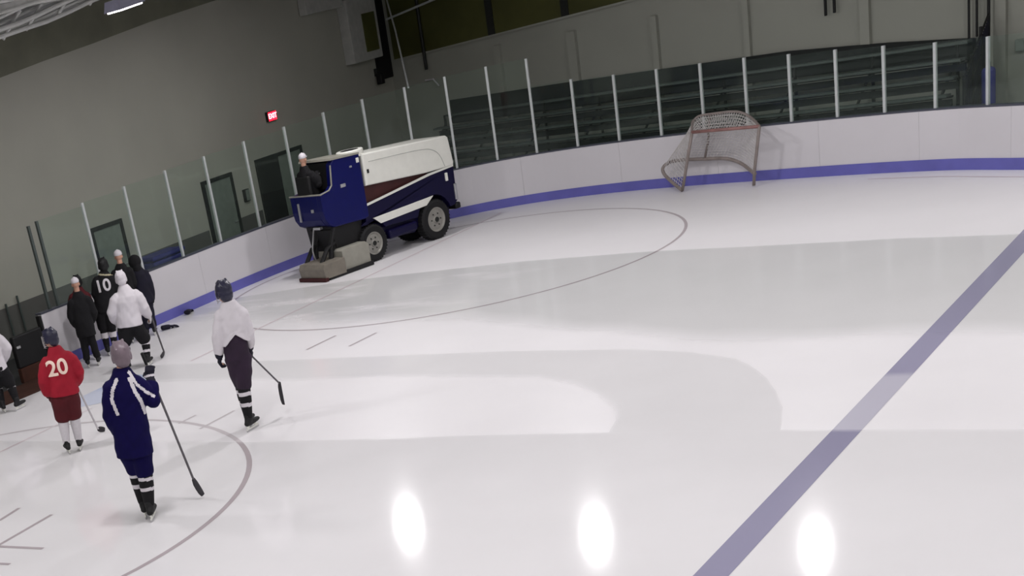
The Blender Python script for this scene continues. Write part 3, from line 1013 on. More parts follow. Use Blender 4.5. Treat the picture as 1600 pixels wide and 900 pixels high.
# sled / conditioner behind the rear wheels
cond = obj('conditioner', prism([(-1.10, .05), (-1.10, .50), (-1.04, .54), (-.40, .54), (-.32, .48), (-.32, .05)], -.16, WD - .2, .012), M_ZGREY, zam)
rear = obj('conditioner_tail', prism([(-1.72, .05), (-1.75, .27), (-1.70, .36), (-1.12, .38), (-1.12, .05)], -.24, .62, .012), M_ZTAN, zam)
obj('squeegee', box((-1.72, .19, .042), (.10, .92, .08), bevel=.01), mat('squeegee_dark', (58, 14, 16), .7), zam)
obj('side_skirt', box((-.95, -.20, .05), (1.30, .05, .09), bevel=.01), M_BLACK, zam)
hy = bmesh.new()
for yy in (.10, .62):
    add_loft(hy, [(-1.22, yy, .34), (-1.14, yy, .70), (-.98, yy, 1.02)], [.06, .05, .06], n=8)
    add_loft(hy, [(-1.50, yy, .34), (-1.28, yy, .60), (-1.06, yy, .68)], [.05, .05, .05], n=8)
add_box(hy, (-1.02, .46, .72), (.14, .7, .5), bevel=.02)
obj('lift_arms', hy, M_BLACK, zam)
obj('under_cover', prism([(-1.0, .54), (-1.06, 1.03), (-.16, .98), (-.30, .54)], .10, WD - .10), M_BLACK, zam)
ho = bmesh.new()
add_loft(ho, smooth_pts([(-1.18, .55, 1.04), (-1.30, .50, .80), (-1.36, .50, .58), (-1.32, .50, .36)], 4), [.018] * 13, n=6, caps=False)
obj('hose', ho, M_STEEL, zam)


# ------------------------------------------------------------------ people
def add_hand(bm, wrist, direction, palm, thumb_side, k=1.0, fr=.009, curl=1.0):
    """palm, four fingers of unequal length bent at the knuckles and a thumb leaving the side of the palm"""
    w = Vector(wrist); d = Vector(direction).normalized(); pn = Vector(palm)
    pn = (pn - d * pn.dot(d)).normalized()
    s = d.cross(pn).normalized() * thumb_side
    pl = .085 * k
    add_loft(bm, [w - d * .02 * k, w + d * pl * .5, w + d * pl], [(.026 * k, .018 * k), (.042 * k, .017 * k), (.040 * k, .014 * k)], right=s)
    for i, (o, ln) in enumerate(((.031, .068), (.011, .078), (-.010, .072), (-.030, .056))):
        b = w + d * pl + s * o * k
        q = b + (d * math.cos(.55 * curl) + pn * math.sin(.55 * curl)) * ln * .55 * k
        e = q + (d * math.cos(1.5 * curl) + pn * math.sin(1.5 * curl)) * ln * .6 * k
        add_loft(bm, [b - d * .01 * k, q, e], [fr * k * 1.05, fr * k, fr * k * .85], right=s, n=8)
    b = w + d * pl * .28 + s * .036 * k
    q = b + (d * .55 + s * .55 + pn * .45).normalized() * .042 * k
    e = q + (d * .7 + pn * .65 - s * .1).normalized() * .034 * k
    add_loft(bm, [b - s * .012 * k, q, e], [fr * k * 1.25, fr * k * 1.1, fr * k * .9], right=pn, n=8)


def paint(me, mats, rule):
    """material slots by a rule on the face centre"""
    for m_ in mats:
        me.materials.append(m_)
    for p in me.polygons:
        p.material_index = rule(p.center)


def seg_dist(p, a, b):
    a, b = Vector(a), Vector(b)
    t = max(0, min(1, (p - a).dot(b - a) / (b - a).length_squared))
    return (p - a - (b - a) * t).length, t


def head_matrix(yaw, pitch, roll=0.0):
    return Matrix.Rotation(yaw, 3, 'Z') @ Matrix.Rotation(pitch, 3, 'X') @ Matrix.Rotation(roll, 3, 'Y')


def person(label, foot, right, J, k=1.0, top=M_WHITE, pants=M_INK, sock=(M_BLACKC, M_WHITE), helmet=M_NAVYHELM, glove=M_INK,
           headgear='helmet', hem=None, pants_low=None, stripes=None, number=None, shoe='skate', glove_stripe=None, cage=False, width=1.0, cuff=None, name='person', num_mat=M_CREAM):
    rz = math.atan2(right[1], right[0])
    root = thing(name, label, 'person', (foot[0], foot[1], J.get('z0', 0.0)), rz)
    V = {q: Vector(J[q]) for q in J if isinstance(J[q], tuple) and q not in ('bands', 'vee_')}
    if 'z0' not in J and shoe == 'skate':
        for q in ('anL', 'anR'):
            V[q].z = .1655 * k
    hd, nk, ch, pv = V['head'], V['neck'], V['chest'], V['pelvis']
    HM = head_matrix(J.get('yaw', 0.0), J.get('pitch', 0.0), J.get('roll', 0.0))
    hk = k * (1.09 if headgear == 'helmet' else 1.02)
    if headgear == 'helmet':
        hd = hd - Vector((0, 0, .02 * k))

    def H(x, y, z):
        return hd + HM @ Vector((x * hk, y * hk, z * hk))

    # body: one continuous surface
    bm = bmesh.new()
    mid = ch.lerp(pv, .55)
    add_loft(bm, [pv - Vector((0, 0, .08 * k)), pv, mid, ch, ch.lerp(nk, .6)], [(.14 * k, .10 * k), (.155 * k, .11 * k), (.135 * k, .095 * k), (.16 * k, .105 * k), (.12 * k, .08 * k)], right=(1, 0, 0))
    add_loft(bm, [ch.lerp(nk, .5), nk, hd + HM @ Vector((0, -.01, -.04)) * hk], [.075 * k, .058 * k, .055 * k])
    add_ball(bm, H(0, -.008, .022), (.076 * hk, .096 * hk, .104 * hk), HM, 3)
    add_ball(bm, H(0, .034, -.058), (.056 * hk, .060 * hk, .062 * hk), HM)
    add_ball(bm, H(0, .072, -.085), (.026 * hk, .024 * hk, .022 * hk), HM)
    add_loft(bm, [H(0, .088, .022), H(0, .106, -.018), H(0, .108, -.030)], [.011 * hk, .015 * hk, .013 * hk], n=8)
    add_loft(bm, [H(-.05, .076, .030), H(0, .092, .034), H(.05, .076, .030)], [.012 * hk] * 3, right=(0, 0, 1), n=8)
    for sx in (-1, 1):
        add_ball(bm, H(.076 * sx, -.004, -.012), (.013 * hk, .022 * hk, .033 * hk), HM)
        add_ball(bm, H(.031 * sx, .078, .008), .013 * hk)
    for sd in 'LR':
        sg = -1 if sd == 'L' else 1
        add_loft(bm, [ch.lerp(V['sh' + sd], .4), V['sh' + sd], V['sh' + sd].lerp(V['el' + sd], .5), V['el' + sd], V['el' + sd].lerp(V['ha' + sd], .35), V['ha' + sd]],
                 [.07 * k, .062 * k, .052 * k, .042 * k, .043 * k, .028 * k])
        dr = (V['ha' + sd] - V['el' + sd]).normalized()
        dr = Vector(J.get('hdir' + sd, dr)).normalized()
        add_hand(bm, V['ha' + sd], dr, Vector(J.get('palm' + sd, (-sg, .3, 0))), sg * J.get('th' + sd, 1), k, curl=J.get('curl', 1.0))
        add_loft(bm, [pv.lerp(V['hip' + sd], .6), V['hip' + sd], V['hip' + sd].lerp(V['kn' + sd], .5), V['kn' + sd], V['kn' + sd].lerp(V['an' + sd], .35), V['an' + sd]],
                 [.09 * k, .092 * k, .078 * k, .056 * k, .060 * k, .042 * k])
        tv = Vector(J['toe' + sd]).normalized()
        a = V['an' + sd]
        add_loft(bm, [a + Vector((0, 0, -.02)), a - tv * .02 * k + Vector((0, 0, -.055 * k)), a + tv * .12 * k + Vector((0, 0, -.065 * k)), a + tv * .17 * k + Vector((0, 0, -.07 * k))], [.036 * k, .036 * k, .030 * k, .02 * k])
    me = fuse(bm, .0095 * k, 2)
    eyes = [H(sx * .031, .090, .008) for sx in (-1, 1)]
    mouth = (H(-.022, .094, -.058), H(.022, .094, -.058))

    def rule(c):
        if min((c - e).length for e in eyes) < .013 * hk: return 1
        if seg_dist(c, *mouth)[0] < .010 * hk: return 2
        return 0
    paint(me, [M_SKIN, M_EYE, M_LIP], rule)
    link('body', me, root)

    # jersey or jacket
    hem_z = hem if hem is not None else pv.z - .10 * k
    hc = pv.copy(); hc.z = hem_z
    if 'hemc' in J: hc = Vector(J['hemc'])
    w = width * k
    bm = bmesh.new()
    up = ch.lerp(nk, .55)
    add_loft(bm, [hc, hc.lerp(mid, .35) if hc.z < mid.z else mid, mid, ch.lerp(mid, .35), ch, up, nk + (nk - ch).normalized() * .025 * k],
             [(.215 * w, .175 * w), (.215 * w, .17 * w), (.205 * w, .155 * w), (.215 * w, .155 * w), (.20 * w, .14 * w), (.145 * k, .11 * k), (.085 * k, .082 * k)], right=J.get('tors', (1, 0, 0)), n=20, caps=False)
    for sd in 'LR':
        s_, e_, h_ = V['sh' + sd], V['el' + sd], V['ha' + sd]
        so_ = s_ + Vector((0, 0, -.035 * k))
        add_loft(bm, [ch.lerp(s_, .35) + Vector((0, 0, .01)), ch.lerp(so_, .8) + Vector((0, 0, .012 * k)), so_.lerp(e_, .18), so_.lerp(e_, .55), e_, e_.lerp(h_, .5), e_.lerp(h_, J.get('sleeve', .82))],
                 [.115 * k, .102 * k, .100 * w, .098 * w, .094 * w, .088 * w, .074 * w])
        add_ball(bm, so_ + (ch - so_) * .1, .104 * k)
        add_ball(bm, e_, .094 * w)
    me = fuse(bm, .0125, 3)
    # soft folds
    for v in me.vertices:
        c = v.co
        f_ = math.sin(c.z * 23 + c.x * 17 + math.sin(c.x * 31) * 1.2) * .5 + math.sin(c.z * 41 - c.x * 29 + c.y * 13) * .35
        v.co = c + v.normal * f_ * .0055 * k
    if 'vee' in J:                                   # hem riding up in the middle of the back
        vx, vw, vh, vz = J['vee_']
        for v in me.vertices:
            f_ = max(0, 1 - abs(v.co.x - vx) / vw) * max(0, min(1, (vz - v.co.z) / .14))
            v.co.z += vh * f_
    if stripes:
        paint(me, [top] + stripes[0], stripes[1](V))
    else:
        me.materials.append(top)
    jersey_mesh = me
    jname = J.get('top_name', 'jersey')
    jo = link(jname, me, root)
    if number:
        txt, nc, size = number
        tm = text_mesh(txt, size, .012, size * .022)
        b2 = bmesh.new(); b2.from_mesh(tm)
        bmesh.ops.transform(b2, matrix=Matrix(((1, 0, 0, nc[0]), (0, 0, -1, 0), (0, 1, 0, nc[1]), (0, 0, 0, 1))) @ Matrix.Shear('XY', 4, (0, 0)), verts=b2.verts)
        nm_ = fuse(b2, .007, 0)
        bvh = BVHTree.FromPolygons([v.co.copy() for v in jersey_mesh.vertices], [tuple(p.vertices) for p in jersey_mesh.polygons])
        for v in nm_.vertices:
            hit = bvh.ray_cast(Vector((v.co.x, -2, v.co.z)), Vector((0, 1, 0)))
            if hit[0]:
                v.co.y = hit[0].y - .006 + max(-.006, min(.006, v.co.y * .3))
        nm_.materials.append(num_mat)
        link('number', nm_, jo)

    # breezers / trousers
    low = pants_low if pants_low is not None else .30
    bm = bmesh.new()
    add_loft(bm, [pv + Vector((0, 0, J.get('waist', .16) * k)), pv, pv - Vector((0, 0, .10 * k))], [(.17 * w, .13 * w), (.19 * w, .15 * w), (.18 * w, .145 * w)])
    for sd in 'LR':
        h_, n_ = V['hip' + sd], V['kn' + sd]
        if low < 0:          # full-length trousers
            a_ = V['an' + sd]
            add_loft(bm, [pv.lerp(h_, .6), h_, h_.lerp(n_, .5), n_, n_.lerp(a_, .5), n_.lerp(a_, .92)], [.11 * w, .118 * w, .105 * w, .085 * w, .082 * w, .080 * w])
        else:
            e_ = h_.lerp(n_, 1.0 - low * .3)
            add_loft(bm, [pv.lerp(h_, .6), h_, h_.lerp(n_, .45), e_], [.125 * w, .135 * w, .128 * w, .105 * w], caps=True)
    me = fuse(bm, .0135, 3)
    for v in me.vertices:
        c = v.co
        v.co = c + v.normal * math.sin(c.z * 27 + c.x * 19 + c.y * 11) * .004
    me.materials.append(pants)
    link('pants', me, root)

    for sd in 'LR':
        sg = -1 if sd == 'L' else 1
        n_, a_ = V['kn' + sd], V['an' + sd]
        tv = Vector(J['toe' + sd]).normalized()
        if low >= 0:
            bm = bmesh.new()
            add_loft(bm, [n_ + (n_ - a_).normalized() * .10 * k, n_, n_.lerp(a_, .35), n_.lerp(a_, .7), n_.lerp(a_, .97)], [.082 * k, .084 * k, .080 * k, .066 * k, .056 * k])
            me = fuse(bm, .011, 2)
            bands = J.get('bands', ())

            def srule(c, bands=bands, n_=n_, a_=a_):
                t = (c - n_).dot(a_ - n_) / (a_ - n_).length_squared
                return 1 if any(lo <= t <= hi for lo, hi in bands) else 0
            paint(me, list(sock), srule)
            link('sock', me, root)
        # footwear
        bm = bmesh.new()
        ax = tv.cross(Vector((0, 0, 1))).normalized()
        base = a_.z - .075 * k
        lift = base
        add_loft(bm, [a_ + Vector((0, 0, .05 * k)), a_ + Vector((0, 0, -.01)), a_ + Vector((0, 0, -.05 * k)) - tv * .015 * k], [(.052 * k, .058 * k), (.05 * k, .06 * k), (.045 * k, .066 * k)], right=ax)
        sole = a_.copy(); sole.z = a_.z - .06 * k
        add_loft(bm, [sole - tv * .065 * k, sole, sole + tv * .09 * k, sole + tv * .165 * k, sole + tv * .20 * k], [(.036 * k, .034 * k), (.042 * k, .040 * k), (.046 * k, .036 * k), (.044 * k, .030 * k), (.03 * k, .022 * k)], right=ax)
        me = fuse(bm, .009, 2)
        me.materials.append(M_BLACK)
        so = link('skate' if shoe == 'skate' else 'boot', me, root)
        if shoe == 'skate':
            c0 = sole + Vector((0, 0, -.035 * k)) + tv * .06 * k
            ang = math.atan2(tv.y, tv.x)
            zb = max(.002, sole.z - .105 * k) if abs(sole.z - .105 * k) < .06 else sole.z - .105 * k
            pit = J.get('pit' + sd, 0.0)
            R3 = Matrix.Rotation(ang, 3, 'Z')
            bm = bmesh.new()
            for t_ in (-.07, .09):
                q = sole + tv * (t_ + .03) * k
                add_loft(bm, [(q.x, q.y, sole.z - .02 * k), (q.x, q.y, sole.z - .075 * k)], [(.035 * k, .014 * k), (.020 * k, .009 * k)], right=tv, n=8, caps=False)
            q = sole + tv * .05 * k
            add_box(bm, (q.x, q.y, sole.z - .073 * k), (.27 * k, .014 * k, .018 * k), rot=R3)
            obj('blade_holder', bm, M_ZWHITE, so)
            bm = bmesh.new()
            add_box(bm, (q.x, q.y, sole.z - .092 * k), (.28 * k, .004, .026 * k), rot=R3)
            obj('blade', bm, M_STEEL, so)
        # gloves
        if glove:
            bm = bmesh.new()
            h_, e_ = V['ha' + sd], V['el' + sd]
            d_ = (h_ - e_).normalized()
            add_loft(bm, [h_ - d_ * .11 * k, h_ - d_ * .03 * k, h_ + d_ * .01], [.066 * k, .058 * k, .05 * k])
            hv = Vector(J.get('hdir' + sd, d_)).normalized()
            add_hand(bm, h_, hv, Vector(J.get('palm' + sd, (-sg, .3, 0))), sg * J.get('th' + sd, 1), k * 1.22, fr=.0155, curl=J.get('curl', 1.0))
            me = fuse(bm, .009, 1)
            if glove_stripe:
                paint(me, [glove, glove_stripe], lambda c, h_=h_, d_=d_: 1 if (-.075 < (c - h_).dot(d_) / k < -.045 or .03 < (c - h_).dot(d_) / k < .055) else 0)
            else:
                me.materials.append(glove)
            link('glove', me, root)

    # headgear
    if headgear == 'helmet':
        bm = bmesh.new()
        add_ball(bm, H(0, -.012, .036), (.096 * hk, .122 * hk, .112 * hk), HM, 3)
        add_ball(bm, H(0, -.058, -.02), (.086 * hk, .072 * hk, .098 * hk), HM, 2)
        for sx in (-1, 1):
            add_ball(bm, H(.086 * sx, .0, -.015), (.016 * hk, .045 * hk, .05 * hk), HM)
            add_loft(bm, [H(.035 * sx, .095, .10), H(.045 * sx, -.02, .146), H(.04 * sx, -.115, .075)], [.014 * hk] * 3, n=8)
        # open the face
        fo = H(0, .052, .028); fn = HM @ Vector((0, 1, -.55)).normalized()
        r_ = bmesh.ops.bisect_plane(bm, geom=list(bm.verts) + list(bm.edges) + list(bm.faces), plane_co=fo, plane_no=fn, clear_outer=True)
        bmesh.ops.holes_fill(bm, edges=[e for e in bm.edges if e.is_boundary], sides=0)
        me = fuse(bm, .0095, 2)
        me.materials.append(helmet)
        ho_ = link('helmet', me, root)
        if cage:
            bm = bmesh.new()
            for zz in (-.11, -.08, -.05, -.02, .01, .04):
                add_loft(bm, [H(.09 * math.cos(a), .02 + .115 * math.sin(a), zz) for a in [math.pi * q / 10 for q in range(11)]], [.0032] * 11, n=5, caps=False)
            for q in range(1, 10, 1):
                a = math.pi * q / 10
                add_loft(bm, [H(.09 * math.cos(a), .02 + .115 * math.sin(a), .045), H(.09 * math.cos(a), .02 + .115 * math.sin(a), -.06), H(.082 * math.cos(a), .02 + .105 * math.sin(a), -.115)], [.0032] * 3, n=5, caps=False)
            obj('face_cage', bm, M_STEEL, ho_)
    elif headgear == 'cap':
        bm = bmesh.new()
        add_ball(bm, H(0, -.008, .055), (.086 * hk, .106 * hk, .092 * hk), HM, 3)
        bmesh.ops.bisect_plane(bm, geom=list(bm.verts) + list(bm.edges) + list(bm.faces), plane_co=H(0, 0, .03), plane_no=HM @ Vector((0, 0, -1)), clear_outer=True)
        bmesh.ops.holes_fill(bm, edges=[e for e in bm.edges if e.is_boundary], sides=0)
        add_ball(bm, H(0, .115, .045), (.068 * hk, .075 * hk, .012 * hk), HM)
        add_ball(bm, H(0, -.008, .148), .010 * hk)
        me = fuse(bm, .008, 2)
        me.materials.append(helmet)
        link('cap', me, root)
    elif headgear == 'hood':
        bm = bmesh.new()
        add_ball(bm, H(0, -.03, .01), (.145 * hk, .15 * hk, .155 * hk), HM, 3)
        add_loft(bm, [H(0, -.05, -.03), nk + Vector((0, -.03, 0)), ch.lerp(nk, .6)], [.10 * hk, .10 * hk, .12 * hk])
        bmesh.ops.bisect_plane(bm, geom=list(bm.verts) + list(bm.edges) + list(bm.faces), plane_co=H(0, .060, .0), plane_no=HM @ Vector((0, 1, -.1)), clear_outer=True)
        bmesh.ops.holes_fill(bm, edges=[e for e in bm.edges if e.is_boundary], sides=0)
        me = fuse(bm, .011, 2)
        me.materials.append(helmet)
        link('hood', me, root)
    return root


def stick(label, a, heel, toe, group='hockey sticks', tape=M_TAPE, shaft_mat=M_WOOD):
    """a: butt end of the shaft, heel: where the blade begins, toe: tip of the blade (world points)"""
    a, h, t = Vector(a), Vector(heel), Vector(toe)
    root = thing('hockey_stick', label, 'hockey stick', h, 0, group)
    d = (h - a).normalized()
    bm = bmesh.new()
    add_loft(bm, [a - h, Vector((0, 0, 0))], [(.017, .013), (.017, .013)], right=d.cross(Vector((0, 0, 1))), n=8, caps=False)
    obj('shaft', bm, shaft_mat, root)
    bt = (t - h)
    side = bt.cross(Vector((0, 0, 1))).normalized()
    up = side.cross(bt).normalized()
    pts = [bt * (-.06), bt * .2, bt * .5 + side * .008, bt * .8 + side * .02, bt + side * .035]
    bm = bmesh.new()
    add_loft(bm, pts, [(.028, .012), (.042, .011), (.045, .011), (.042, .011), (.032, .010)], right=up, n=10)
    obj('stick_blade', bm, tape, root, smooth=True)
    bm = bmesh.new()
    add_loft(bm, [a - h, a - h + d * .14], [.021, .019], n=8)
    obj('butt_tape', bm, M_BLACK, root)
    return root


def loc(foot, right, p):
    r = Vector((right[0], right[1], 0)); d = Vector((-right[1], right[0], 0))
    return Vector((foot[0], foot[1], 0)) + r * p[0] + d * p[1] + Vector((0, 0, p[2]))


# --- player in white, walking away with the stick trailing to the right
FW, RW = (7.72, -8.79), (.751, .660)
JW = dict(head=(.07, .03, 2.02), neck=(.095, .0, 1.85), chest=(.11, 0, 1.66), pelvis=(.07, .0, 1.17), shL=(-.05, 0, 1.71), elL=(-.14, -.02, 1.42), haL=(-.185, .06, 1.13),
          shR=(.255, .0, 1.68), elR=(.285, .03, 1.37), haR=(.265, .16, 1.13), hipL=(.01, .02, 1.06), hipR=(.14, .0, 1.06), knL=(.035, .12, .60), knR=(.06, -.02, .58),
          anL=(.035, .16, .185), anR=(.035, -.05, .185), toeL=(.35, 1, 0), toeR=(.62, .8, 0), bands=((.02, .16), (.42, .56)), yaw=.35, hemc=(.085, 0, 1.27), hdirR=(.1, .35, -1), waist=.25, vee=1, vee_=(.10, .17, .15, 1.46))
person('person in a white jersey and dark helmet walking across the ice alone', FW, RW, JW, k=1.12, top=M_WHITE, pants=M_PLUM, helmet=M_NAVYHELM, glove=M_INK, cage=True, width=.88, pants_low=.35)
stick('hockey stick trailing from the right hand of the player in white', loc(FW, RW, (.20, .15, 1.12)), loc(FW, RW, (.585, .30, .50)), loc(FW, RW, (.555, .34, .17)))

# --- player in navy, nearest, stick held out to the right
FB, RB = (8.70, -12.12), (.69, .724)


def navy_rule(V):
    def seg2(c, pts, w_):
        q = Vector((c.x, 0, c.z))
        for a_, b_ in zip(pts, pts[1:]):
            if seg_dist(q, Vector((a_[0], 0, a_[1])), Vector((b_[0], 0, b_[1])))[0] < w_:
                return True
        return False
    nk, L, Rr, E_ = V['neck'], V['shL'], V['shR'], V['elR']
    right1 = [(nk.x + .075, nk.z - .03), (Rr.x - .02, Rr.z + .0), (Rr.x + .055, Rr.z - .10), (E_.x + .02, E_.z + .06)]
    right2 = [(nk.x + .06, nk.z - .10), (Rr.x - .06, Rr.z - .08), (Rr.x - .02, Rr.z - .20), (Rr.x + .0, Rr.z - .36)]
    left1 = [(nk.x - .09, nk.z - .08), (L.x + .02, L.z - .03), (L.x - .015, L.z - .14), (L.x + .01, L.z - .32)]

    def rule(c):
        if c.y > .05:
            return 0
        return 1 if seg2(c, right1, .017) or seg2(c, right2, .022) or seg2(c, left1, .020) else 0
    return rule


JB = dict(head=(.165, .03, 2.075), neck=(.13, .0, 1.89), chest=(.115, 0, 1.68), pelvis=(.055, .0, 1.13), shL=(-.06, 0, 1.73), elL=(-.135, .0, 1.38), haL=(-.09, .16, 1.08),
          shR=(.28, .0, 1.70), elR=(.405, -.02, 1.45), haR=(.44, .12, 1.66), hipL=(-.03, .03, 1.02), hipR=(.12, .0, 1.02), knL=(-.005, .12, .60), knR=(.095, -.02, .56),
          anL=(-.01, .12, .21), anR=(.055, -.06, .185), toeL=(.2, 1, 0), toeR=(.25, 1, 0), bands=((.03, .14), (.36, .48)), hemc=(.035, 0, .84), hdirR=(.12, .3, .9), palmR=(.3, .9, -.2), waist=.1)
person('person in a navy jersey with pale shoulder stripes raising a gloved hand', FB, RB, JB, k=1.14, top=M_NAVY, pants=M_NAVY, helmet=M_GREYHELM, glove=M_INK, glove_stripe=M_WHITE,
       stripes=([M_WHITE], navy_rule), width=.94, pants_low=.22)
stick('hockey stick held out by the player in navy', loc(FB, RB, (.415, .22, 1.98)), loc(FB, RB, (.675, .29, .27)), loc(FB, RB, (.725, .33, .045)))

# --- player in red, number 20
FR, RR = (5.06, -9.86), (.66, .751)
JR = dict(head=(.135, .02, 1.77), neck=(.165, .0, 1.61), chest=(.165, 0, 1.42), pelvis=(.125, .0, .96), shL=(-.02, 0, 1.45), elL=(-.115, -.02, 1.16), haL=(-.105, .08, .92),
          shR=(.345, .0, 1.44), elR=(.405, .0, 1.18), haR=(.35, .14, .98), hipL=(.045, .0, .87), hipR=(.205, .0, .87), knL=(.005, .02, .54), knR=(.185, .0, .54),
          anL=(-.035, .0, .19), anR=(.155, .05, .20), toeL=(-.15, 1, 0), toeR=(.2, 1, 0), bands=(), hemc=(.125, 0, .90), yaw=.75, waist=.1)
person('person in a red jersey numbered 20 standing with their back turned', FR, RR, JR, k=.99, top=M_RED, pants=M_DKRED, sock=(M_SOCKW, M_SOCKW), helmet=M_NAVYHELM, glove=M_DKRED, cage=True,
       number=('20', (.12, 1.33), .32), width=1.08, pants_low=.0)
stick('thin pale hockey stick in front of the player in red', loc(FR, RR, (.30, .20, 1.15)), loc(FR, RR, (.50, .80, .07)), loc(FR, RR, (.58, .86, .03)), shaft_mat=M_SOCKW)

# --- coach in a long black coat
FC, RC = (.95, -5.09), (.68, .733)
JC = dict(head=(.035, .0, 1.60), neck=(.03, .0, 1.44), chest=(.03, 0, 1.25), pelvis=(-.01, .0, .86), shL=(-.13, 0, 1.30), elL=(-.20, .02, 1.02), haL=(-.15, .12, .80),
          shR=(.19, .0, 1.29), elR=(.24, .02, 1.01), haR=(.18, .14, .82), hipL=(-.07, .0, .78), hipR=(.06, .0, .78), knL=(-.09, .0, .44), knR=(.08, .0, .44),
          anL=(-.11, .0, .17), anR=(.10, .0, .17), toeL=(-.1, 1, 0), toeR=(.2, 1, 0), hemc=(0, 0, .60), top_name='coat', waist=.08)
person('person in a long black coat and white cap standing at the boards', FC, RC, JC, k=.92, top=M_BLACKC, pants=M_BLACKC, helmet=M_WHITE, headgear='cap', glove=M_BLACKC, pants_low=-1, width=.95)

# --- player in a white jersey standing at the boards
FJ, RJ = (2.43, -5.30), (.71, .71)
JJ = dict(head=(.0, .06, 1.67), neck=(.015, .02, 1.52), chest=(.02, 0, 1.33), pelvis=(-.05, .0, .90), shL=(-.17, 0, 1.37), elL=(-.30, .0, 1.10), haL=(-.29, .16, .90),
          shR=(.21, .0, 1.36), elR=(.28, .0, 1.08), haR=(.34, .16, .86), hipL=(-.13, .0, .80), hipR=(.05, .0, .80), knL=(-.20, .06, .50), knR=(.17, .05, .47),
          anL=(-.24, .0, .19), anR=(.14, -.02, .19), toeL=(-.3, 1, 0), toeR=(.4, 1, 0), bands=((.10, .26), (.55, .70)), hemc=(-.04, 0, .80), waist=.06)
person('person in a plain white jersey and black pants facing the boards', FJ, RJ, JJ, k=1.0, top=M_WHITE, pants=M_BLACKC, helmet=M_WHITE, glove=M_WHITE, width=1.12, pants_low=.0)
stick('hockey stick of the white jersey player at the boards', loc(FJ, RJ, (.36, .22, 1.05)), loc(FJ, RJ, (.47, .62, .06)), loc(FJ, RJ, (.42, .30, .05)))

# --- dark jersey with a pale 10
FT, RT = (.67, -4.34), (.69, .724)
JT = dict(head=(.295, .03, 1.74), neck=(.275, .0, 1.60), chest=(.25, 0, 1.42), pelvis=(.10, .0, .95), shL=(.09, 0, 1.50), elL=(.02, .02, 1.22), haL=(.05, .14, 1.0),
          shR=(.40, .0, 1.46), elR=(.44, .04, 1.18), haR=(.36, .18, 1.0), hipL=(.02, .0, .86), hipR=(.18, .0, .86), knL=(.0, .05, .52), knR=(.16, .0, .52),
          anL=(-.02, .0, .19), anR=(.14, .0, .19), toeL=(-.1, 1, 0), toeR=(.2, 1, 0), bands=((.2, .5),), hemc=(.12, 0, .85), waist=.08)


def ten_rule(V):
    return lambda c: 1 if abs(c.z - (V['chest'].z + .145 - .25 * (c.x - V['chest'].x))) < .014 and c.y < .05 else 0


M_TAN = mat('pale_stripe', (176, 168, 140), .8)
person('person in a dark jersey with a pale number and shoulder stripe behind the others', FT, RT, JT, k=.99, top=M_BLACKC, pants=M_BLACKC, helmet=M_BLACK, glove=M_BLACKC, width=1.0,
       stripes=([M_TAN], ten_rule), number=('10', (.19, 1.36), .32), pants_low=.1, num_mat=M_SOCKW)

# --- red sleeves, half hidden behind the coach
FH, RH = (.37, -4.78), (.69, .724)
JH = dict(head=(.25, .03, 1.56), neck=(.24, .0, 1.43), chest=(.23, 0, 1.26), pelvis=(.16, .0, .84), shL=(.08, 0, 1.30), elL=(.02, .04, 1.05), haL=(.06, .16, .88),
          shR=(.36, .0, 1.28), elR=(.39, -.02, 1.04), haR=(.30, -.14, 1.02), hipL=(.10, .0, .77), hipR=(.22, .0, .77), knL=(.09, .05, .46), knR=(.24, .0, .46),
          anL=(.08, .0, .18), anR=(.24, .0, .18), toeL=(-.1, 1, 0), toeR=(.3, 1, 0), bands=((.1, .9),), hemc=(.17, 0, .78), waist=.06)
person('person in a dark red jersey half hidden behind the black coat', FH, RH, JH, k=.90, top=M_DKRED, pants=M_BLACKC, helmet=M_BLACK, glove=M_WHITE, width=1.0, pants_low=.2)

# --- navy figure bent over the boards
FN, RN = (.42, -3.15), (.71, .704)
JN = dict(head=(.26, .10, 1.50), neck=(.28, .05, 1.39), chest=(.29, 0, 1.24), pelvis=(.27, -.02, .80), shL=(.12, .03, 1.32), elL=(.07, .12, .98), haL=(.10, .26, .92),
          shR=(.42, .0, 1.27), elR=(.45, .0, .94), haR=(.42, .08, .66), hipL=(.21, .0, .72), hipR=(.33, .0, .72), knL=(.20, .05, .44), knR=(.34, .0, .44),
          anL=(.18, .0, .18), anR=(.33, .0, .18), toeL=(-.1, 1, 0), toeR=(.2, 1, 0), hemc=(.28, -.01, .68), pitch=-.4, top_name='jacket', waist=.06)
person('person in a hooded dark navy jacket leaning towards the boards', FN, RN, JN, k=.90, top=M_INK, pants=M_INK, helmet=M_BLACKC, headgear='hood', glove=M_BLACKC, width=.98, pants_low=-1)

# --- white cap between them
FK, RK = (.37, -3.62), (.71, .704)
JK = dict(head=(.33, .02, 1.73), neck=(.33, .0, 1.58), chest=(.32, 0, 1.40), pelvis=(.30, .0, .96), shL=(.17, 0, 1.45), elL=(.12, .04, 1.18), haL=(.16, .16, 1.0),
          shR=(.47, .0, 1.44), elR=(.50, .06, 1.16), haR=(.42, .2, 1.0), hipL=(.23, .0, .86), hipR=(.37, .0, .86), knL=(.22, .05, .50), knR=(.38, .0, .50),
          anL=(.21, .0, .18), anR=(.38, .0, .18), toeL=(-.1, 1, 0), toeR=(.2, 1, 0), hemc=(.30, 0, .82), top_name='jacket', waist=.06)
person('person in a white cap and black jacket behind the white jersey player', FK, RK, JK, k=.95, top=M_BLACKC, pants=M_BLACKC, helmet=M_WHITE, headgear='cap', glove=M_BLACKC, width=.92, pants_low=-1)

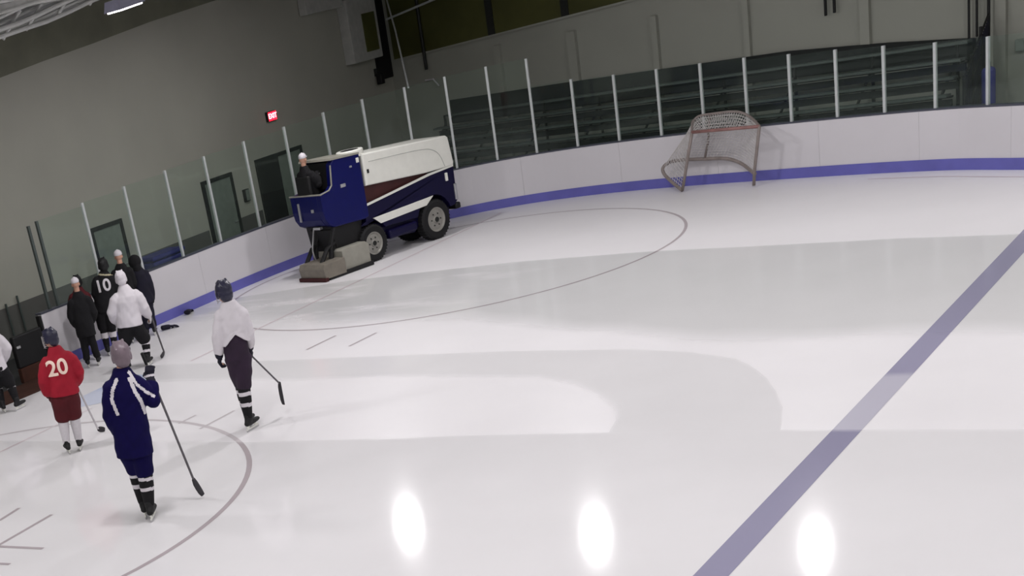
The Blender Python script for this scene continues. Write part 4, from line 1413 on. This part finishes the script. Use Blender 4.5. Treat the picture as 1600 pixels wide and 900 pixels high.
# --- player cut by the left edge of the picture
FE, RE = (1.40, -7.80), (.63, .777)
JE = dict(head=(-.16, .08, 1.66), neck=(-.10, .03, 1.52), chest=(-.06, .0, 1.33), pelvis=(-.05, -.06, .82), shL=(-.24, .0, 1.36), elL=(-.34, .08, 1.08), haL=(-.26, .22, .90),
          shR=(.14, .0, 1.34), elR=(.25, .0, 1.10), haR=(.12, .18, .84), hipL=(-.12, -.04, .74), hipR=(.05, -.04, .74), knL=(-.10, .12, .46), knR=(.13, .04, .44),
          anL=(-.10, .0, .19), anR=(.16, -.08, .19), toeL=(-.2, 1, 0), toeR=(.7, .7, 0), bands=((-.25, .2),), hemc=(-.05, -.03, .76), waist=.06)
person('person in white sleeves and black pants at the left edge beside the brown mat', FE, RE, JE, k=1.0, top=M_WHITE, pants=M_BLACKC, helmet=M_BLACK, glove=M_WHITE, width=1.0, pants_low=.0)

# --- driver of the resurfacer (seated, facing forward along the machine)
RD = (-.25 * 0 + .967, -.25)
FD = (2.66 + .25 * -1.06 - .967 * .56, 2.51 + .967 * -1.06 + .25 * .56)
JD = dict(head=(.0, -.06, 2.49), neck=(0, -.07, 2.34), chest=(0, -.06, 2.15), pelvis=(0, .0, 1.70), shL=(-.19, -.05, 2.19), elL=(-.24, .04, 1.94), haL=(-.14, .14, 2.10),
          shR=(.19, -.05, 2.19), elR=(.24, .04, 1.94), haR=(.14, .14, 2.10), hipL=(-.10, .02, 1.64), hipR=(.10, .02, 1.64), knL=(-.12, .14, 1.60), knR=(.12, .14, 1.60),
          anL=(-.12, .12, 1.33), anR=(.12, .12, 1.33), toeL=(-.1, 1, 0), toeR=(.1, 1, 0), hemc=(0, .06, 1.62), top_name='jacket', waist=.06, palmL=(0, .3, -1), palmR=(0, .3, -1), yaw=.5)
person('person in a black jacket and white cap driving the ice resurfacer', FD, RD, JD, k=.98, top=M_BLACKC, pants=M_BLACKC, helmet=M_WHITE, headgear='cap', glove=M_BLACKC, width=1.0, pants_low=-1, shoe='boot')

# ------------------------------------------------------------------ loose gear on the ice
def loose_glove(label, p, rz):
    root = thing('hockey_glove', label, 'glove', (p[0], p[1], 0), rz, 'gloves lying on the ice')
    bm = bmesh.new()
    add_loft(bm, [(-.16, 0, .06), (-.06, 0, .055), (0, 0, .05)], [(.075, .05), (.065, .05), (.06, .045)], right=(0, 1, 0))
    link('cuff', _m(fuse(bm, .01, 2), M_INK), root)
    bm = bmesh.new()
    add_hand(bm, (0, 0, .055), (1, 0, -.1), (0, 0, -1), 1, 1.3, fr=.016, curl=.5)
    link('fingers', _m(fuse(bm, .009, 2), M_INK), root)


def _m(me, m_):
    me.materials.append(m_)
    return me


loose_glove('dark glove lying on the ice away from the boards', (.70, -2.50), .9)
loose_glove('dark glove lying against the blue kick plate', (.16, -1.22), 2.0)
